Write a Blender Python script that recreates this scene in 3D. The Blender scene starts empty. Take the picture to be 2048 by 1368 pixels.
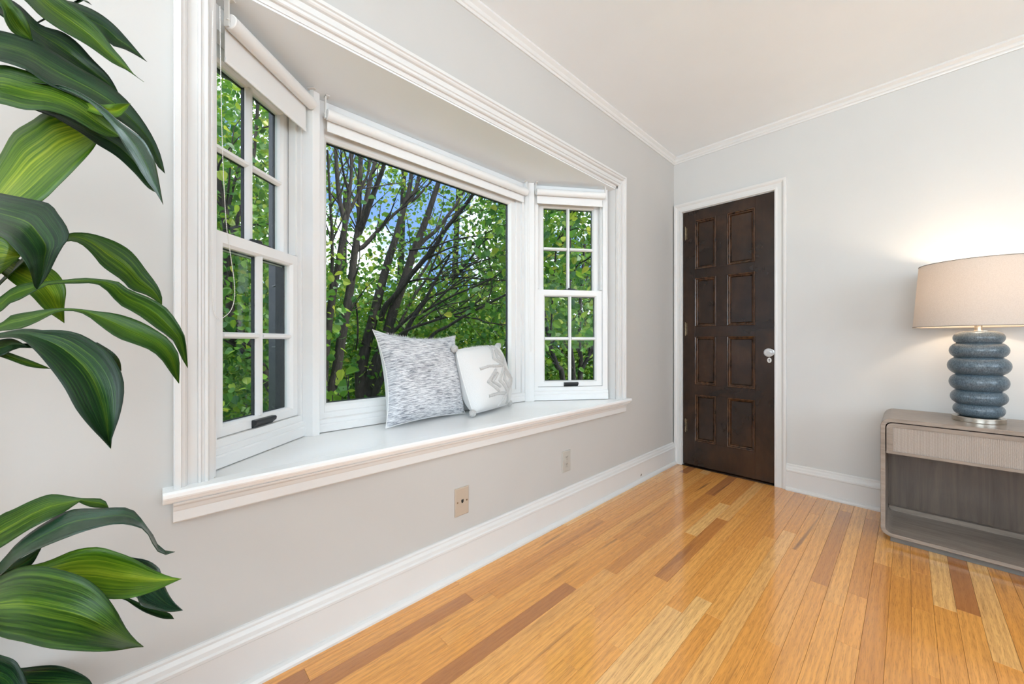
import bpy, math, random
import numpy as np
from mathutils import Vector

random.seed(7)
RNG = np.random.default_rng(11)
S = bpy.context.scene
COL = S.collection

# ------------------------------------------------------------------ camera
FPX, CX, CY = 756.0, 1024.0, 683.5          # focal length and principal point in pixels of a 2048x1368 frame
YAW = math.radians(46.35)
CAM = np.array([1.312, -3.066, 0.98])
FW = np.array([-math.sin(YAW), math.cos(YAW), 0.0])
RT = np.array([math.cos(YAW), math.sin(YAW), 0.0])
cd = bpy.data.cameras.new('camera')
cd.sensor_fit = 'HORIZONTAL'
cd.sensor_width = 36.0
cd.lens = FPX / 2048 * 36.0
cd.clip_start = 0.02
cd.clip_end = 300
cd.shift_y = (CY - 684.0) / 2048
cam = bpy.data.objects.new('camera', cd)
cam.location = CAM
cam.rotation_euler = (math.pi / 2, 0, YAW)
COL.objects.link(cam)
S.camera = cam

# ------------------------------------------------------------------ colour management
S.view_settings.view_transform = 'Standard'
S.view_settings.look = 'None'
S.view_settings.gamma = 1.0
S.view_settings.use_curve_mapping = False
S.view_settings.exposure = 0.29
S.cycles.max_bounces = 7
S.cycles.diffuse_bounces = 4
S.cycles.glossy_bounces = 3
S.cycles.transmission_bounces = 6
S.cycles.adaptive_threshold = 0.07
S.cycles.adaptive_min_samples = 12
S.cycles.use_light_tree = False

# ------------------------------------------------------------------ sky
W = bpy.data.worlds.new('sky')
S.world = W
W.use_nodes = True
nt = W.node_tree
nt.nodes.clear()
o = nt.nodes.new('ShaderNodeOutputWorld')
bg = nt.nodes.new('ShaderNodeBackground')
tc = nt.nodes.new('ShaderNodeTexCoord')
nz = nt.nodes.new('ShaderNodeTexNoise')
nz.inputs['Scale'].default_value = 5.0
nz.inputs['Detail'].default_value = 6
rp = nt.nodes.new('ShaderNodeValToRGB')
rp.color_ramp.elements[0].position = 0.47
rp.color_ramp.elements[0].color = (0.24, 0.42, 0.88, 1)
rp.color_ramp.elements[1].position = 0.80
rp.color_ramp.elements[1].color = (8.0, 8.2, 8.5, 1)
nt.links.new(tc.outputs['Generated'], nz.inputs['Vector'])
nt.links.new(nz.outputs['Fac'], rp.inputs['Fac'])
nt.links.new(rp.outputs['Color'], bg.inputs['Color'])
bg.inputs['Strength'].default_value = 1.05
nt.links.new(bg.outputs['Background'], o.inputs['Surface'])

# ------------------------------------------------------------------ sun, and added fill lights set in made-up windows out of view
def look(ob, d):
    ob.rotation_euler = Vector(d).to_track_quat('-Z', 'Y').to_euler()

sl = bpy.data.lights.new('sun', 'SUN')
sl.energy = 4.5
sl.angle = math.radians(6)
sl.color = (1.0, 0.95, 0.86)
so = bpy.data.objects.new('sun', sl)
look(so, (-0.45, -0.35, -0.82))
COL.objects.link(so)
XR, YB, H = 4.1, -5.6, 2.46                    # far walls of the room and its ceiling height
def fill_light(name, loc, d, sx, sy, power, col=(0.80, 0.94, 1.0)):
    l = bpy.data.lights.new(name, 'AREA')
    l.shape = 'RECTANGLE'
    l.size, l.size_y, l.energy, l.color = sx, sy, power, col
    ob = bpy.data.objects.new(name, l)
    ob.location = loc
    look(ob, d)
    COL.objects.link(ob)
fill_light('fill_light_right', (XR - 0.03, -2.6, 1.5), (-1, 0, 0.60), 2.6, 1.5, 46)
fill_light('fill_light_back', (2.0, YB + 0.03, 1.5), (0, 1, 0.90), 2.6, 1.5, 88)

# ------------------------------------------------------------------ helpers
def ray(px, py):
    return FW + (px - CX) / FPX * RT + np.array([0, 0, -(py - CY) / FPX])
def at(px, py, d):                              # the point at depth d behind a pixel
    return CAM + d * ray(px, py)
def onp(px, py, ax, v):
    r = ray(px, py)
    return CAM + (v - CAM[ax]) / r[ax] * r

MATS = {}
class NT:
    def __init__(s, name):
        m = bpy.data.materials.new(name)
        m.use_nodes = True
        s.m, s.t = m, m.node_tree
        s.b = s.t.nodes['Principled BSDF']
        MATS[name] = m
    def n(s, typ, **kw):
        x = s.t.nodes.new(typ)
        for k, v in kw.items():
            if k in x.inputs:
                x.inputs[k].default_value = v
            else:
                setattr(x, k, v)
        return x
    def l(s, a, b):
        s.t.links.new(a, b)
    def coords(s, kind='Object', scale=(1, 1, 1)):
        t = s.n('ShaderNodeTexCoord')
        mp = s.n('ShaderNodeMapping')
        mp.inputs['Scale'].default_value = scale
        s.l(t.outputs[kind], mp.inputs['Vector'])
        return mp.outputs['Vector']
    def noise(s, vec, scale, detail=3, rough=0.55, dist=0.0):
        x = s.n('ShaderNodeTexNoise')
        x.inputs['Scale'].default_value = scale
        x.inputs['Detail'].default_value = detail
        x.inputs['Roughness'].default_value = rough
        x.inputs['Distortion'].default_value = dist
        s.l(vec, x.inputs['Vector'])
        return x.outputs['Fac']
    def ramp(s, fac, stops):
        x = s.n('ShaderNodeValToRGB')
        e = x.color_ramp.elements
        while len(e) < len(stops):
            e.new(0.5)
        for i, (p, c) in enumerate(stops):
            e[i].position = p
            e[i].color = (*c, 1) if len(c) == 3 else c
        s.l(fac, x.inputs['Fac'])
        return x.outputs['Color']
    def mix(s, fac, a, b, typ='MIX'):
        x = s.n('ShaderNodeMix', data_type='RGBA', blend_type=typ)
        for sock, v in ((x.inputs[0], fac), (x.inputs[6], a), (x.inputs[7], b)):
            if hasattr(v, 'links'):
                s.l(v, sock)
            elif isinstance(v, (int, float)):
                sock.default_value = v
            else:
                sock.default_value = (*v, 1)
        return x.outputs[2]
    def math(s, op, a, b=0.0, c=None):
        x = s.n('ShaderNodeMath', operation=op)
        for i, v in enumerate((a, b) if c is None else (a, b, c)):
            if hasattr(v, 'links'):
                s.l(v, x.inputs[i])
            else:
                x.inputs[i].default_value = v
        return x.outputs[0]
    def bump(s, h, strength=0.2, dist=0.002):
        x = s.n('ShaderNodeBump')
        x.inputs['Strength'].default_value = strength
        x.inputs['Distance'].default_value = dist
        s.l(h, x.inputs['Height'])
        s.l(x.outputs['Normal'], s.b.inputs['Normal'])
    def base(s, c):
        if hasattr(c, 'links'):
            s.l(c, s.b.inputs['Base Color'])
        else:
            s.b.inputs['Base Color'].default_value = (*c, 1)
    def set(s, **kw):
        for k, v in kw.items():
            s.b.inputs[k.replace('_', ' ')].default_value = v

def painted(name, c, rough, var=0.03, bump=0.04, scale=60):
    k = NT(name)
    v = k.coords('Object')
    f = k.noise(v, 3.0, 2)
    lo = tuple(x * (1 - var) for x in c)
    hi = tuple(min(1, x * (1 + var)) for x in c)
    k.base(k.ramp(f, [(0.3, lo), (0.7, hi)]))
    k.set(Roughness=rough)
    if bump > 0.1:
        k.bump(k.noise(v, scale, 1), bump, 0.001)
    return k

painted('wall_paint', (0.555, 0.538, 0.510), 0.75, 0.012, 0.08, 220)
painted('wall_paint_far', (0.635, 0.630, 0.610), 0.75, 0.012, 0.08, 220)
painted('ceiling_paint', (0.87, 0.905, 0.925), 0.85, 0.012, 0.06, 200)
painted('trim_paint', (0.725, 0.713, 0.692), 0.32, 0.012, 0.03, 90)
painted('sill_paint', (0.90, 0.90, 0.89), 0.20, 0.012, 0.03, 60)
painted('window_paint', (0.84, 0.84, 0.83), 0.38, 0.012, 0.02, 60)
painted('shade_fabric', (0.84, 0.835, 0.82), 0.9, 0.01, 0.15, 900)
painted('black_metal', (0.018, 0.02, 0.022), 0.35, 0.1, 0.02, 80)
painted('dark_cladding', (0.02, 0.022, 0.024), 0.45, 0.1, 0.02, 80)
painted('beige_plastic', (0.50, 0.405, 0.315), 0.4, 0.02, 0.02, 80)
painted('almond_plastic', (0.50, 0.475, 0.425), 0.4, 0.02, 0.02, 80)
painted('dark_hole', (0.02, 0.018, 0.016), 0.7, 0.1, 0.0, 30)
painted('white_enamel', (0.8, 0.79, 0.76), 0.25, 0.02, 0.02, 80)
painted('plinth_paint', (0.17, 0.16, 0.145), 0.5, 0.06, 0.05, 60)
painted('pot_glaze', (0.7, 0.69, 0.66), 0.4, 0.05, 0.05, 40)
painted('potting_soil', (0.05, 0.035, 0.025), 0.95, 0.4, 0.9, 60)
painted('siding_paint', (0.55, 0.56, 0.55), 0.7, 0.03, 0.1, 20)
painted('roof_shingle', (0.16, 0.165, 0.17), 0.85, 0.2, 0.4, 30)
painted('road', (0.33, 0.37, 0.42), 0.85, 0.08, 0.2, 10)

k = NT('brass_metal'); v = k.coords('Object', (1, 1, 40)); k.base(k.ramp(k.noise(v, 6), [(0.3, (0.50, 0.42, 0.32)), (0.7, (0.72, 0.64, 0.52))])); k.set(Metallic=1.0, Roughness=0.28)
k = NT('nickel_metal'); v = k.coords('Object', (1, 1, 40)); k.base(k.ramp(k.noise(v, 6), [(0.3, (0.50, 0.46, 0.40)), (0.7, (0.70, 0.66, 0.58))])); k.set(Metallic=1.0, Roughness=0.25)
k = NT('old_brass'); v = k.coords('Object'); k.base(k.ramp(k.noise(v, 90), [(0.35, (0.12, 0.085, 0.05)), (0.7, (0.34, 0.26, 0.17))])); k.set(Metallic=0.8, Roughness=0.45)
k = NT('steel_metal'); v = k.coords('Object'); k.base(k.ramp(k.noise(v, 30), [(0.3, (0.45, 0.45, 0.44)), (0.7, (0.65, 0.65, 0.64))])); k.set(Metallic=1.0, Roughness=0.3)
k = NT('crystal_glass'); v = k.coords('Object'); k.base(k.ramp(k.noise(v, 40), [(0.3, (0.9, 0.92, 0.93)), (0.7, (1, 1, 1))])); k.set(Roughness=0.02, IOR=1.5, Transmission_Weight=0.55, Specular_IOR_Level=1.0)

# window glass: mostly clear, mirrors a little
k = NT('window_glass')
tr = k.n('ShaderNodeBsdfTransparent'); tr.inputs['Color'].default_value = (0.96, 0.985, 0.97, 1)
gl = k.n('ShaderNodeBsdfGlossy'); gl.inputs['Roughness'].default_value = 0.01
fr = k.n('ShaderNodeFresnel'); fr.inputs['IOR'].default_value = 1.13
v = k.coords('Object'); mp = k.math('MULTIPLY', fr.outputs[0], k.math('MULTIPLY_ADD', k.noise(v, 2.0), 0.3, 0.75))
ms = k.n('ShaderNodeMixShader'); k.l(mp, ms.inputs[0]); k.l(tr.outputs[0], ms.inputs[1]); k.l(gl.outputs[0], ms.inputs[2])
k.l(ms.outputs[0], k.t.nodes['Material Output'].inputs['Surface'])

# oak strip floor: each plank its own tone and grain
def oak(name, per_object):
    k = NT(name)
    if per_object:
        oi = k.n('ShaderNodeObjectInfo'); rnd = oi.outputs['Random']
    else:
        a = k.n('ShaderNodeAttribute', attribute_name='tone'); rnd = a.outputs['Fac']
    g = k.n('ShaderNodeNewGeometry')
    off = k.n('ShaderNodeVectorMath', operation='MULTIPLY_ADD')
    comb = k.n('ShaderNodeCombineXYZ'); 
    k.l(rnd, comb.inputs[0]); k.l(rnd, comb.inputs[1]); k.l(rnd, comb.inputs[2])
    k.l(comb.outputs[0], off.inputs[0]); off.inputs[1].default_value = (37.0, 53.0, 17.0); k.l(g.outputs['Position'], off.inputs[2])
    mp = k.n('ShaderNodeMapping'); mp.inputs['Scale'].default_value = (1.0, 0.055, 1.0); k.l(off.outputs[0], mp.inputs['Vector'])
    fine = k.noise(mp.outputs[0], 330, 4, 0.7)
    mp2 = k.n('ShaderNodeMapping'); mp2.inputs['Scale'].default_value = (1.0, 0.055, 1.0); k.l(off.outputs[0], mp2.inputs['Vector'])
    wv = k.n('ShaderNodeTexWave', wave_type='BANDS', bands_direction='X'); wv.inputs['Scale'].default_value = 17; wv.inputs['Distortion'].default_value = 11
    wv.inputs['Detail'].default_value = 2; wv.inputs['Detail Scale'].default_value = 0.9; k.l(mp2.outputs[0], wv.inputs['Vector'])
    big = k.noise(mp2.outputs[0], 18, 3, 0.6)
    tone = k.ramp(rnd, [(0.0, (0.46, 0.18, 0.060)), (0.06, (0.74, 0.310, 0.068)), (0.30, (0.90, 0.410, 0.092)), (0.45, (0.80, 0.340, 0.074)),
                        (0.60, (0.93, 0.450, 0.115)), (0.78, (0.86, 0.375, 0.082)), (0.92, (0.96, 0.57, 0.21)), (1.0, (0.66, 0.285, 0.085))])
    c = k.mix(k.math('MULTIPLY', wv.outputs['Fac'], 0.24), tone, (0.36, 0.135, 0.04))
    c = k.mix(k.ramp(fine, [(0.48, (0, 0, 0)), (0.68, (0.5, 0.5, 0.5))]), c, (0.29, 0.105, 0.033))
    c = k.mix(k.ramp(big, [(0.62, (0, 0, 0)), (0.80, (0.75, 0.75, 0.75))]), c, (0.20, 0.075, 0.03))
    kn = k.noise(mp2.outputs[0], 9, 2, 0.5, 1.5)
    c = k.mix(k.ramp(kn, [(0.70, (0, 0, 0)), (0.78, (0.8, 0.8, 0.8))]), c, (0.10, 0.045, 0.025))
    k.base(c)
    k.set(Roughness=0.22, Coat_Weight=0.8, Coat_Roughness=0.10)
    k.bump(fine, 0.05, 0.0006)
oak('oak_plank', True)
oak('oak_plank_rest', False)
painted('floor_joint', (0.10, 0.045, 0.02), 0.8, 0.2, 0.1, 40)

# dark stained door wood
k = NT('door_wood')
v = k.coords('Object', (1, 1, 0.25)); vi = k.coords('Object')
oi = k.n('ShaderNodeObjectInfo')
g = k.noise(v, 60, 3, 0.6, 0.6); p = k.noise(vi, 3.0, 3, 0.55, 0.4)
c = k.ramp(p, [(0.30, (0.016, 0.0080, 0.0046)), (0.5, (0.036, 0.0170, 0.0085)), (0.72, (0.070, 0.030, 0.0125))])
c = k.mix(k.math('MULTIPLY', g, 0.6), c, (0.013, 0.007, 0.005))
k.base(c); k.set(Roughness=0.27, Specular_IOR_Level=0.45); k.bump(g, 0.04, 0.0005)

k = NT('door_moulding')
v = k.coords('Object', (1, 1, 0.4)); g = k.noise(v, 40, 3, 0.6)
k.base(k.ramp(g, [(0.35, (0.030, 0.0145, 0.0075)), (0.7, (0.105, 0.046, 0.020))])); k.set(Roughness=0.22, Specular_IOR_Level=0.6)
# grey-brown console wood
k = NT('console_wood')
v = k.coords('Object', (0.09, 1, 1)); vb = k.coords('Object')
g = k.noise(v, 80, 4, 0.6, 0.4); p = k.noise(vb, 5, 3)
c = k.ramp(g, [(0.3, (0.185, 0.140, 0.108)), (0.7, (0.33, 0.265, 0.212))])
c = k.mix(k.math('MULTIPLY', p, 0.35), c, (0.34, 0.285, 0.235))
k.base(c); k.set(Roughness=0.36, Coat_Weight=0.15, Coat_Roughness=0.2); k.bump(g, 0.06, 0.0006)
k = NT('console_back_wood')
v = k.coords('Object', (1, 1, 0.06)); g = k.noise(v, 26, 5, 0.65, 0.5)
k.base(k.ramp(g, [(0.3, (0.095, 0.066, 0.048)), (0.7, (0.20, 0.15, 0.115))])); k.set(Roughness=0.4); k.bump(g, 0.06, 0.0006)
k = NT('woven_panel')
v = k.coords('Object')
w1 = k.n('ShaderNodeTexWave', bands_direction='X'); w1.inputs['Scale'].default_value = 66; w1.inputs['Distortion'].default_value = 1.2; k.l(v, w1.inputs['Vector'])
w2 = k.n('ShaderNodeTexWave', bands_direction='Z'); w2.inputs['Scale'].default_value = 90; w2.inputs['Distortion'].default_value = 1.2; k.l(v, w2.inputs['Vector'])
m = k.math('MULTIPLY', w1.outputs['Fac'], w2.outputs['Fac'])
k.base(k.ramp(m, [(0.0, (0.30, 0.25, 0.21)), (0.5, (0.55, 0.475, 0.41))])); k.set(Roughness=0.7); k.bump(m, 0.6, 0.002)

# blue-grey glazed lamp body
k = NT('lamp_glaze')
v = k.coords('Object', (1, 1, 0.5)); f = k.noise(v, 260, 4, 0.75); p = k.noise(v, 12, 3)
c = k.ramp(f, [(0.38, (0.026, 0.048, 0.064)), (0.68, (0.15, 0.205, 0.25))])
c = k.mix(k.math('MULTIPLY', p, 0.3), c, (0.12, 0.16, 0.19))
k.base(c); k.set(Roughness=0.33, Coat_Weight=0.25, Coat_Roughness=0.2); k.bump(f, 0.10, 0.0008)
# lamp shade linen: lets light through
k = NT('lamp_linen')
v = k.coords('Object'); f = k.noise(v, 300, 2)
c = k.ramp(f, [(0.3, (0.66, 0.60, 0.54)), (0.7, (0.73, 0.67, 0.61))])
df = k.n('ShaderNodeBsdfDiffuse'); tl = k.n('ShaderNodeBsdfTranslucent'); k.l(c, df.inputs[0]); k.l(c, tl.inputs[0])
ms = k.n('ShaderNodeMixShader'); ms.inputs[0].default_value = 0.30; k.l(df.outputs[0], ms.inputs[1]); k.l(tl.outputs[0], ms.inputs[2])
k.l(ms.outputs[0], k.t.nodes['Material Output'].inputs['Surface'])
painted('shade_edging', (0.22, 0.20, 0.18), 0.8, 0.05, 0.05, 200)
k = NT('lamp_bulb'); v = k.coords('Object'); k.base(k.ramp(k.noise(v, 5), [(0, (1, 0.9, 0.75)), (1, (1, 0.95, 0.85))])); k.set(Emission_Strength=8.0); k.b.inputs['Emission Color'].default_value = (1, 0.72, 0.45, 1)

# cushions
k = NT('streaked_cloth')
v = k.coords('UV', (5.0, 62.0, 1)); f = k.noise(v, 2.0, 4, 0.75, 0.35); v2 = k.coords('UV', (1, 1, 1)); big = k.noise(v2, 3, 2)
f2 = k.math('MULTIPLY_ADD', big, 0.20, k.math('SUBTRACT', f, 0.10))
k.base(k.ramp(f2, [(0.36, (0.13, 0.14, 0.165)), (0.45, (0.40, 0.415, 0.45)), (0.56, (0.82, 0.825, 0.84))])); k.set(Roughness=0.9); k.bump(f, 0.5, 0.003)
k = NT('white_cotton')
v = k.coords('UV', (160, 160, 1)); f = k.noise(v, 1.0, 3, 0.7)
k.base(k.ramp(f, [(0.3, (0.74, 0.735, 0.72)), (0.7, (0.84, 0.835, 0.82))])); k.set(Roughness=0.95); k.bump(f, 0.5, 0.002)
k = NT('tufted_yarn')  # greyer than the cotton: shading of the tufts put into the yarn colour
v = k.coords('Object'); f = k.noise(v, 420, 3, 0.7)
k.base(k.ramp(f, [(0.3, (0.52, 0.51, 0.49)), (0.7, (0.78, 0.77, 0.75))])); k.set(Roughness=0.95); k.bump(f, 0.9, 0.003)

# leaves of the indoor plant
def plant_leaf(name, dark, mid, lite, amt):
    k = NT(name)
    uv = k.n('ShaderNodeUVMap'); sp = k.n('ShaderNodeSeparateXYZ'); k.l(uv.outputs[0], sp.inputs[0])
    oi = k.n('ShaderNodeObjectInfo')
    cb = k.n('ShaderNodeCombineXYZ')
    k.l(k.math('MULTIPLY', sp.outputs[0], 1.6), cb.inputs[0]); k.l(k.math('MULTIPLY', sp.outputs[1], 34), cb.inputs[1]); k.l(k.math('MULTIPLY', oi.outputs['Random'], 50), cb.inputs[2])
    st = k.noise(cb.outputs[0], 1.0, 4, 0.62)
    ctr = k.math('SUBTRACT', 1.0, k.math('MULTIPLY', k.math('ABSOLUTE', k.math('SUBTRACT', sp.outputs[1], 0.5)), 2.0))
    f = k.math('ADD', k.math('MULTIPLY', k.math('SUBTRACT', st, 0.5), 2.0), k.math('MULTIPLY', ctr, amt))
    c = k.ramp(f, [(0.0, dark), (0.38, mid), (0.90, lite)])
    rib = k.math('LESS_THAN', k.math('ABSOLUTE', k.math('SUBTRACT', sp.outputs[1], 0.5)), 0.012)
    c = k.mix(k.math('MULTIPLY', rib, 0.35), c, lite)
    k.base(c); k.set(Roughness=0.36, Specular_IOR_Level=0.3); k.bump(st, 0.25, 0.002)
    tl = k.n('ShaderNodeBsdfTranslucent'); k.l(c, tl.inputs[0])
    ms = k.n('ShaderNodeMixShader'); ms.inputs[0].default_value = 0.16
    k.l(k.b.outputs[0], ms.inputs[1]); k.l(tl.outputs[0], ms.inputs[2]); k.l(ms.outputs[0], k.t.nodes['Material Output'].inputs['Surface'])
plant_leaf('plant_leaf_dark', (0.006, 0.022, 0.008), (0.016, 0.060, 0.012), (0.15, 0.24, 0.018), 0.36)
plant_leaf('plant_leaf_sheen', (0.010, 0.040, 0.020), (0.020, 0.075, 0.030), (0.10, 0.18, 0.03), 0.36)
MATS['plant_leaf_sheen'].node_tree.nodes['Principled BSDF'].inputs['Specular IOR Level'].default_value = 0.9
MATS['plant_leaf_sheen'].node_tree.nodes['Principled BSDF'].inputs['Roughness'].default_value = 0.26
plant_leaf('plant_leaf_mid', (0.013, 0.050, 0.005), (0.050, 0.120, 0.008), (0.22, 0.31, 0.018), 0.46)
plant_leaf('plant_leaf_bright', (0.045, 0.12, 0.006), (0.12, 0.225, 0.010), (0.36, 0.44, 0.03), 0.62)
painted('cane_bark', (0.16, 0.11, 0.06), 0.8, 0.3, 0.6, 80)

# outdoor materials
k = NT('bark')
v = k.coords('Object', (1, 1, 0.22)); f = k.noise(v, 38, 5, 0.7, 0.4)
k.base(k.ramp(f, [(0.32, (0.014, 0.010, 0.008)), (0.6, (0.050, 0.040, 0.033)), (0.75, (0.10, 0.085, 0.07))])); k.set(Roughness=0.9); k.bump(f, 0.8, 0.02)
def tree_leaf(name, per_object, tint):
    k = NT(name)
    if per_object:
        r = k.n('ShaderNodeObjectInfo').outputs['Random']
    else:
        r = k.n('ShaderNodeAttribute', attribute_name='tone').outputs['Fac']
    v = k.coords('Object'); f = k.noise(v, 60, 2)
    c = k.ramp(r, [(0.0, (0.035, 0.115, 0.028)), (0.25, (0.070, 0.190, 0.030)), (0.5, (0.120, 0.270, 0.030)), (0.72, (0.210, 0.360, 0.030)), (0.90, (0.34, 0.45, 0.04)), (1.0, (0.55, 0.52, 0.07))])
    c = k.mix(k.math('MULTIPLY', f, 0.35), c, tint)
    k.base(c); k.set(Roughness=0.42)
    tl = k.n('ShaderNodeBsdfTranslucent'); k.l(c, tl.inputs[0])
    ms = k.n('ShaderNodeMixShader'); ms.inputs[0].default_value = 0.45
    k.l(k.b.outputs[0], ms.inputs[1]); k.l(tl.outputs[0], ms.inputs[2]); k.l(ms.outputs[0], k.t.nodes['Material Output'].inputs['Surface'])
tree_leaf('tree_leaf', True, (0.05, 0.17, 0.03))
tree_leaf('tree_foliage', False, (0.06, 0.18, 0.03))
k = NT('lawn'); v = k.coords('Object'); f = k.noise(v, 3, 5, 0.7); k.base(k.ramp(f, [(0.3, (0.04, 0.09, 0.02)), (0.7, (0.11, 0.19, 0.04))])); k.set(Roughness=0.95); k.bump(f, 0.8, 0.05)

class MB:
    def __init__(s):
        s.v, s.f, s.uv = [], [], None
    def add(s, vs, fs):
        b = len(s.v)
        s.v += [tuple(map(float, p)) for p in vs]
        s.f += [tuple(b + i for i in f) for f in fs]
        return s
    def box(s, a, b):
        x0, x1 = sorted((a[0], b[0])); y0, y1 = sorted((a[1], b[1])); z0, z1 = sorted((a[2], b[2]))
        return s.add([(x0, y0, z0), (x1, y0, z0), (x1, y1, z0), (x0, y1, z0), (x0, y0, z1), (x1, y0, z1), (x1, y1, z1), (x0, y1, z1)],
                     [(0, 3, 2, 1), (4, 5, 6, 7), (0, 1, 5, 4), (1, 2, 6, 5), (2, 3, 7, 6), (3, 0, 4, 7)])
    def prism(s, poly, z0, z1):                  # plan polygon, counter-clockwise from above
        n = len(poly)
        vs = [(x, y, z0) for x, y in poly] + [(x, y, z1) for x, y in poly]
        return s.add(vs, [tuple(range(n - 1, -1, -1)), tuple(range(n, 2 * n))] + [(i, (i + 1) % n, n + (i + 1) % n, n + i) for i in range(n)])
    def loft(s, rings, caps=True, closed=True):
        n = len(rings[0]); vs = [p for r in rings for p in r]; fs = []
        for i in range(len(rings) - 1):
            for j in range(n if closed else n - 1):
                a, b = i * n + j, i * n + (j + 1) % n
                fs.append((a, b, b + n, a + n))
        if caps:
            fs.append(tuple(range(n - 1, -1, -1))); fs.append(tuple(range((len(rings) - 1) * n, len(rings) * n)))
        return s.add(vs, fs)
    def ext(s, prof, p0, p1, ea, eb):            # profile (a,b) run from p0 to p1
        p0, p1, ea, eb = map(np.array, (p0, p1, ea, eb))
        return s.loft([[p + a * ea + b * eb for a, b in prof] for p in (p0, p1)])
    def sweep(s, prof, path, outs, nrm):         # casing: profile (w,t), path of inner corners, outward directions with mitres
        nrm = np.array(nrm, float)
        return s.loft([[np.array(p) + w * np.array(o_, float) + t * nrm for w, t in prof] for p, o_ in zip(path, outs)])
    def tube(s, pts, rad, n=8, caps=True):
        pts = [np.array(p, float) for p in pts]
        if not hasattr(rad, '__len__'):
            rad = [rad] * len(pts)
        rings = []; up = None
        for i, p in enumerate(pts):
            t = pts[min(i + 1, len(pts) - 1)] - pts[max(i - 1, 0)]
            t = t / (np.linalg.norm(t) + 1e-12)
            if up is None:
                up = np.array([0, 0, 1.0]) if abs(t[2]) < 0.9 else np.array([1.0, 0, 0])
            a = np.cross(up, t); a /= np.linalg.norm(a) + 1e-12; b = np.cross(t, a); up = b
            rings.append([p + rad[i] * (math.cos(2 * math.pi * j / n) * a + math.sin(2 * math.pi * j / n) * b) for j in range(n)])
        return s.loft(rings, caps)
    def lathe(s, prof, c, n=48):                 # prof: (r, z)
        rings = [[(c[0] + r * math.cos(2 * math.pi * j / n), c[1] + r * math.sin(2 * math.pi * j / n), c[2] + z) for j in range(n)] for r, z in prof]
        return s.loft(rings, True)
    def sphere(s, c, r, n=12, m=8, sc=(1, 1, 1), jit=0.0):
        rings = []
        for i in range(1, m):
            th = math.pi * i / m
            rings.append([(c[0] + sc[0] * r * (1 + random.uniform(-jit, jit)) * math.sin(th) * math.cos(2 * math.pi * j / n), c[1] + sc[1] * r * (1 + random.uniform(-jit, jit)) * math.sin(th) * math.sin(2 * math.pi * j / n), c[2] - sc[2] * r * math.cos(th)) for j in range(n)])
        return s.loft(rings, True)
    def mesh(s, name):
        m = bpy.data.meshes.new(name)
        m.from_pydata(s.v, [], s.f)
        m.update()
        return m
    def build(s, name, mat, parent=None, smooth=False, bevel=0.0, bseg=2):
        m = s.mesh(name)
        m.materials.append(MATS[mat])
        ob = bpy.data.objects.new(name, m)
        COL.objects.link(ob)
        if smooth:
            m.polygons.foreach_set('use_smooth', [True] * len(m.polygons))
            try:
                m.set_sharp_from_angle(angle=math.radians(smooth if smooth is not True else 50))
            except Exception:
                pass
        if bevel:
            b = ob.modifiers.new('bevel', 'BEVEL'); b.width = bevel; b.segments = bseg; b.limit_method = 'ANGLE'; b.angle_limit = math.radians(40)
        if parent is not None:
            ob.parent = parent
            ob.matrix_parent_inverse = parent.matrix_world.inverted() if parent.type != 'EMPTY' else PINV(parent)
        return ob
def PINV(p):
    from mathutils import Matrix
    return (Matrix.LocRotScale(p.location, p.rotation_euler, p.scale)).inverted()
def tag(ob, label=None, cat=None, group=None, kind=None):
    if label: ob['label'] = label
    if cat: ob['category'] = cat
    if group: ob['group'] = group
    if kind: ob['kind'] = kind
    return ob
def thing(name, label, cat, loc=(0, 0, 0), group=None, kind=None):
    e = bpy.data.objects.new(name, None)
    e.location = loc
    e.empty_display_size = 0.1
    COL.objects.link(e)
    return tag(e, label, cat, group, kind)
def st(ob, label, cat):
    return tag(ob, label, cat, kind='structure')

# ================================================================== ROOM SHELL
ZS, ZSOF = 0.607, 1.970                       # window seat and bay soffit heights
YO0, YO1 = -2.938, -0.885                     # bay opening
T = 0.14
m = MB()
e_ = .006
m.box((-T, YB - T, -0.1), (0, YO0 - e_, H)); m.box((-T, YO1 + e_, -0.1), (0, T, H)); m.box((-T, YO0 - e_, -0.1), (0, YO1 + e_, 0.566)); m.box((-T, YO0 - e_, ZSOF + e_), (0, YO1 + e_, H))
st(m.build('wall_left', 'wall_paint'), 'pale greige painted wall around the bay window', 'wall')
DX0, DX1, DZ = 0.064, 0.692, 2.012            # door opening
m = MB()
m.box((-T, 0, DZ), (XR + T, T, H)); m.box((-T, 0, -0.1), (DX0, T, DZ)); m.box((DX1, 0, -0.1), (XR + T, T, DZ)); m.box((DX0, 0.09, -0.1), (DX1, T, DZ))
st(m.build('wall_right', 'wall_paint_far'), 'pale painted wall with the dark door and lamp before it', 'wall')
wy0, wy1 = -3.9, -1.3
m = MB()
m.box((XR, YB - T, -0.1), (XR + T, wy0, H)); m.box((XR, wy1, -0.1), (XR + T, 0, H)); m.box((XR, wy0, -0.1), (XR + T, wy1, 0.75)); m.box((XR, wy0, 2.25), (XR + T, wy1, H))
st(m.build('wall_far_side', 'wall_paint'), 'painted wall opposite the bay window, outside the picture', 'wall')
wx0, wx1 = 0.7, 3.3
m = MB()
m.box((0, YB - T, -0.1), (wx0, YB, H)); m.box((wx1, YB - T, -0.1), (XR, YB, H)); m.box((wx0, YB - T, -0.1), (wx1, YB, 0.75)); m.box((wx0, YB - T, 2.25), (wx1, YB, H))
st(m.build('wall_back', 'wall_paint'), 'painted wall behind the camera', 'wall')
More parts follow.
